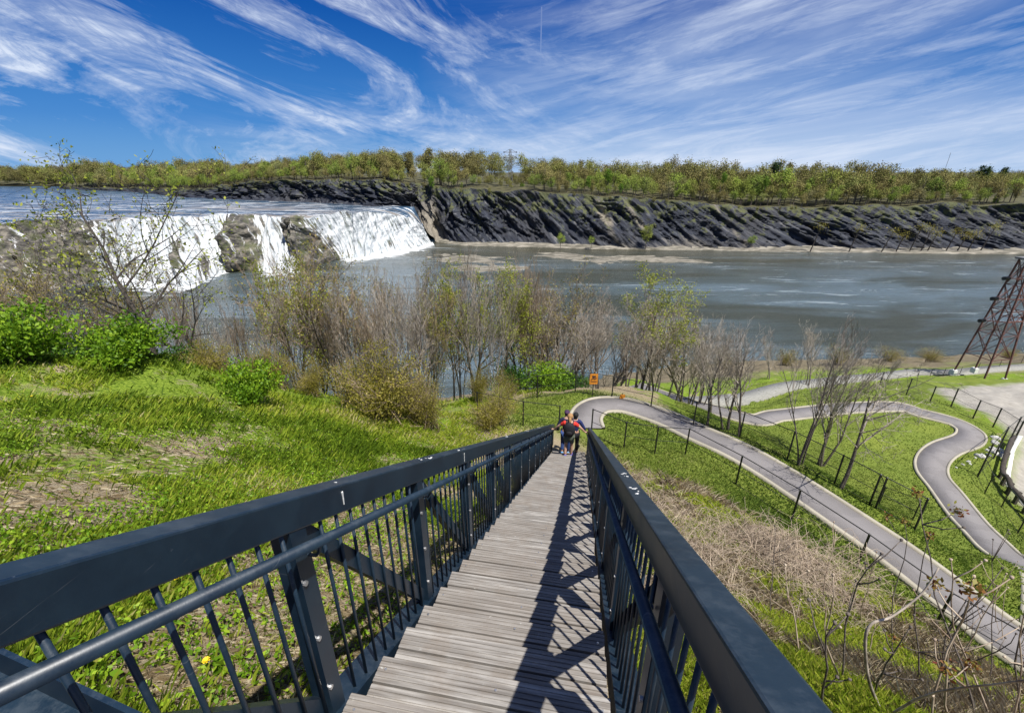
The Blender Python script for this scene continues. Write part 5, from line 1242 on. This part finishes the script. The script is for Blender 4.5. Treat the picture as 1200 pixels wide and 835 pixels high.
def joints(wr, el, stride=.29, drop=.167, sw=.17, hgt=1.0):
    j = {'pelvis': ((0, .02, .88), (.135, .105)), 'waist': ((0, .03, 1.03), (.125, .095)), 'chest': ((0, .05, 1.22), (.15, .11)), 'neckb': ((0, .05, 1.37), (.085, .075)), 'neck': ((0, .07, 1.44), .055), 'head': ((0, .105, 1.55), (.082, .098)), 'crown': ((0, .10, 1.64), (.07, .08)),
         'hipL': ((-.095, .02, .83), .095), 'kneeL': ((-.10, .10, .47), .06), 'ankleL': ((-.10, -.04, .09), .042), 'toeL': ((-.11, .11, .035), (.038, .03)),
         'hipR': ((.095, .02, .83), .095), 'kneeR': ((.10, .22, .40), .06), 'ankleR': ((.10, stride-.04, .09-drop), .042), 'toeR': ((.11, stride+.11, .035-drop), (.038, .03)),
         'shL': ((-sw, .05, 1.34), .062), 'elL': ((el[0][0], el[0][1], el[0][2]), .042), 'wrL': (wr[0], .03), 'palmL': ((wr[0][0]+(-.05 if wr[0][0] < 0 else .05), wr[0][1]+.03, wr[0][2]-.005), (.036, .018)),
         'shR': ((sw, .05, 1.34), .062), 'elR': ((el[1][0], el[1][1], el[1][2]), .042), 'wrR': (wr[1], .03), 'palmR': ((wr[1][0]+(.05 if wr[1][0] > .2 else 0), wr[1][1]+.03, wr[1][2]-.005), (.036, .018))}
    return {k: (tuple(q*hgt for q in v[0]), v[1]) for k, v in j.items()}
def at_stair(a, s): return Vector(W(CA+a, s, tread_z(s)))
s1 = 13.36; hr = lambda s, y: (-.655-SL*(s+y))-tread_z(s)+.035
J = joints(((-.545, .22, hr(s1, .22)+.01), (.545, .22, hr(s1, .22)+.01)), ((-.40, .12, 1.12), (.40, .12, 1.12)))
person(at_stair(0, s1), 'person in a red short sleeved shirt and black backpack holding both handrails on the stairs', J, dict(skin=SK, eye=EYE, shirt=simplemat('red_cotton', (.62, .035, .02)), trousers=simplemat('grey_green_cloth', (.10, .12, .09)), shoe=simplemat('blue_violet_shoe', (.08, .08, .45)), hair=simplemat('light_brown_hair', (.36, .20, .08)), pack=simplemat('black_nylon', (.012, .012, .016))), dict(sleeve=.6, leg=.5, pony=1, pack=1))
s2 = 14.25
J = joints(((-.30, .10, .86), (.26, .12, .84)), ((-.29, .0, 1.08), (.27, .0, 1.08)), hgt=1.07)
person(at_stair(-.15, s2), 'person in dark navy top and dark cap, ahead and to the left on the stairs', J, dict(skin=SK, eye=EYE, shirt=simplemat('navy_black_top', (.012, .016, .045)), trousers=simplemat('blue_jeans', (.02, .05, .17)), shoe=simplemat('light_blue_shoe', (.12, .35, .65)), hair=simplemat('dark_brown_hair', (.03, .02, .015)), cap=simplemat('dark_plum_cap', (.05, .02, .06))), dict(sleeve=2, cap=1))
s3 = 14.55
J = joints(((-.22, .16, .88), (.36, .20, .84)), ((-.27, .02, 1.08), (.33, .04, 1.08)), hgt=1.04)
person(at_stair(.17, s3), 'black haired person in a dark blue jacket, ahead and to the right on the stairs', J, dict(skin=SK, eye=EYE, shirt=simplemat('deep_blue_jacket', (.01, .02, .10)), trousers=simplemat('black_trousers', (.012, .012, .015)), shoe=simplemat('dark_shoe', (.02, .02, .02)), hair=simplemat('black_hair', (.01, .01, .01))), dict(sleeve=2))

# ------------------------------------------------------------------ light and sky
t_h = -.367*R_+.33*F_                      # plan travel of sunlight per metre of drop
tr = Vector((t_h[0], t_h[1], -1.0)).normalized()
L = bpy.data.lights.new('sun', 'SUN'); L.energy = 4.9; L.angle = radians(.53); L.color = (1, .96, .90)
so_ = bpy.data.objects.new('sun', L); COL.objects.link(so_); so_.rotation_euler = tr.to_track_quat('-Z', 'Y').to_euler()
sd = -tr; elev = math.asin(sd.z); azs = math.atan2(sd.x, sd.y)
w = bpy.data.worlds.new('World'); S.world = w; w.use_nodes = True; nt = w.node_tree; bg = nt.nodes['Background']
sky = nt.nodes.new('ShaderNodeTexSky'); sky.sky_type = 'NISHITA'; sky.sun_disc = False; sky.sun_elevation = elev; sky.sun_rotation = azs; sky.air_density = 1.0; sky.dust_density = .6; sky.ozone_density = 2.5
hs = nt.nodes.new('ShaderNodeHueSaturation'); hs.inputs['Saturation'].default_value = 1.45; hs.inputs['Value'].default_value = .85; nt.links.new(sky.outputs[0], hs.inputs['Color'])
SKYG = None
tc = nt.nodes.new('ShaderNodeTexCoord'); sx = nt.nodes.new('ShaderNodeSeparateXYZ'); nt.links.new(tc.outputs['Generated'], sx.inputs[0])
az_ = math_(nt, 'ARCTAN2', sx.outputs[0], sx.outputs[1]); el_ = math_(nt, 'ARCSINE', sx.outputs[2])
def cloud(ang, sa, se, lo, hi, dist, ox=0., det=8, rough=.6):
    ca_, sa_ = cos(radians(ang)), sin(radians(ang))
    u = math_(nt, 'ADD', math_(nt, 'MULTIPLY', az_, ca_), math_(nt, 'MULTIPLY', el_, sa_)); v = math_(nt, 'SUBTRACT', math_(nt, 'MULTIPLY', el_, ca_), math_(nt, 'MULTIPLY', az_, sa_))
    cx = nt.nodes.new('ShaderNodeCombineXYZ'); nt.links.new(math_(nt, 'MULTIPLY', u, sa), cx.inputs[0]); nt.links.new(math_(nt, 'MULTIPLY', v, se), cx.inputs[1]); cx.inputs[2].default_value = ox
    n = noise(nt, 1., det, rough, cx.outputs[0], dist); return ramp(nt, n, [(lo, (0,0,0)), (hi, (1,1,1))])
left = cloud(-16, 2.2, 7.5, .50, .66, 1.0, 3.3, 10, .66); wisp = cloud(-24, 9.0, 30, .46, .62, 1.2, 7.7, 12, .72)
right = cloud(8, 1.5, 8, .40, .70, .7, 1.2); rw = cloud(10, 4.0, 30, .46, .68, .5, 5.1, 10, .7)
rmask = ramp(nt, az_, [(0, (0,0,0)), (1, (1,1,1))])
mr = nt.nodes.new('ShaderNodeMapRange'); mr.inputs[1].default_value = -.18; mr.inputs[2].default_value = .25; nt.links.new(az_, mr.inputs[0]); rmask = mr.outputs[0]
lsum = math_(nt, 'ADD', math_(nt, 'MULTIPLY', left, .5), math_(nt, 'MULTIPLY', math_(nt, 'MULTIPLY', wisp, left), .6), clamp=True)
rsum = math_(nt, 'ADD', math_(nt, 'MULTIPLY', right, .45), math_(nt, 'MULTIPLY', rw, .35), clamp=True)
mh = nt.nodes.new('ShaderNodeMapRange'); mh.inputs[1].default_value = .16; mh.inputs[2].default_value = .0; nt.links.new(el_, mh.inputs[0])   # thin veil toward the horizon on the right
veil = math_(nt, 'MULTIPLY', math_(nt, 'MULTIPLY', mh.outputs[0], rmask), .55)
vl = nt.nodes.new('ShaderNodeMapRange'); vl.inputs[1].default_value = -.62; vl.inputs[2].default_value = -.25; nt.links.new(az_, vl.inputs[0])
haz = cloud(-6, 3.5, 22, .38, .66, .6, 9.4, 10, .7)
lsum = math_(nt, 'ADD', lsum, math_(nt, 'MULTIPLY', math_(nt, 'MULTIPLY', vl.outputs[0], mh.outputs[0]), math_(nt, 'MULTIPLY', haz, .75)), clamp=True)
cl = mix(nt, rmask, lsum, math_(nt, 'ADD', rsum, veil, clamp=True), 'FLOAT')
# contrail
d_ = math_(nt, 'ABSOLUTE', math_(nt, 'SUBTRACT', az_, .0545)); tl_ = math_(nt, 'LESS_THAN', d_, .0011)
e0 = math_(nt, 'GREATER_THAN', el_, .175); e1 = math_(nt, 'LESS_THAN', el_, .272); tr_ = math_(nt, 'MULTIPLY', math_(nt, 'MULTIPLY', tl_, math_(nt, 'MULTIPLY', e0, e1)), .24)
cl = math_(nt, 'MAXIMUM', cl, tr_)
up_ = math_(nt, 'GREATER_THAN', el_, -.02); cl = math_(nt, 'MULTIPLY', cl, up_)
gr_ = ramp(nt, el_, [(0, (.13, .44, .92)), (.08, (.04, .26, .76)), (.26, (.002, .095, .48)), (.9, (.005, .06, .32))])
sc_ = nt.nodes.new('ShaderNodeVectorMath'); sc_.operation = 'SCALE'; sc_.inputs[3].default_value = 6.6; nt.links.new(gr_, sc_.inputs[0])
skc = mix(nt, .88, hs.outputs[0], sc_.outputs[0])
colr = mix(nt, cl, skc, (5.6, 6.3, 7.6)); nt.links.new(colr, bg.inputs[0]); bg.inputs[1].default_value = .092
S.view_settings.view_transform = 'Standard'; S.view_settings.look = 'None'; S.view_settings.exposure = .45; S.view_settings.gamma = 1
S.render.engine = 'CYCLES'; S.cycles.max_bounces = 5; S.cycles.diffuse_bounces = 2; S.cycles.glossy_bounces = 2; S.cycles.transmission_bounces = 2; S.cycles.transparent_max_bounces = 12
try: S.cycles.use_denoising = True
except Exception: pass
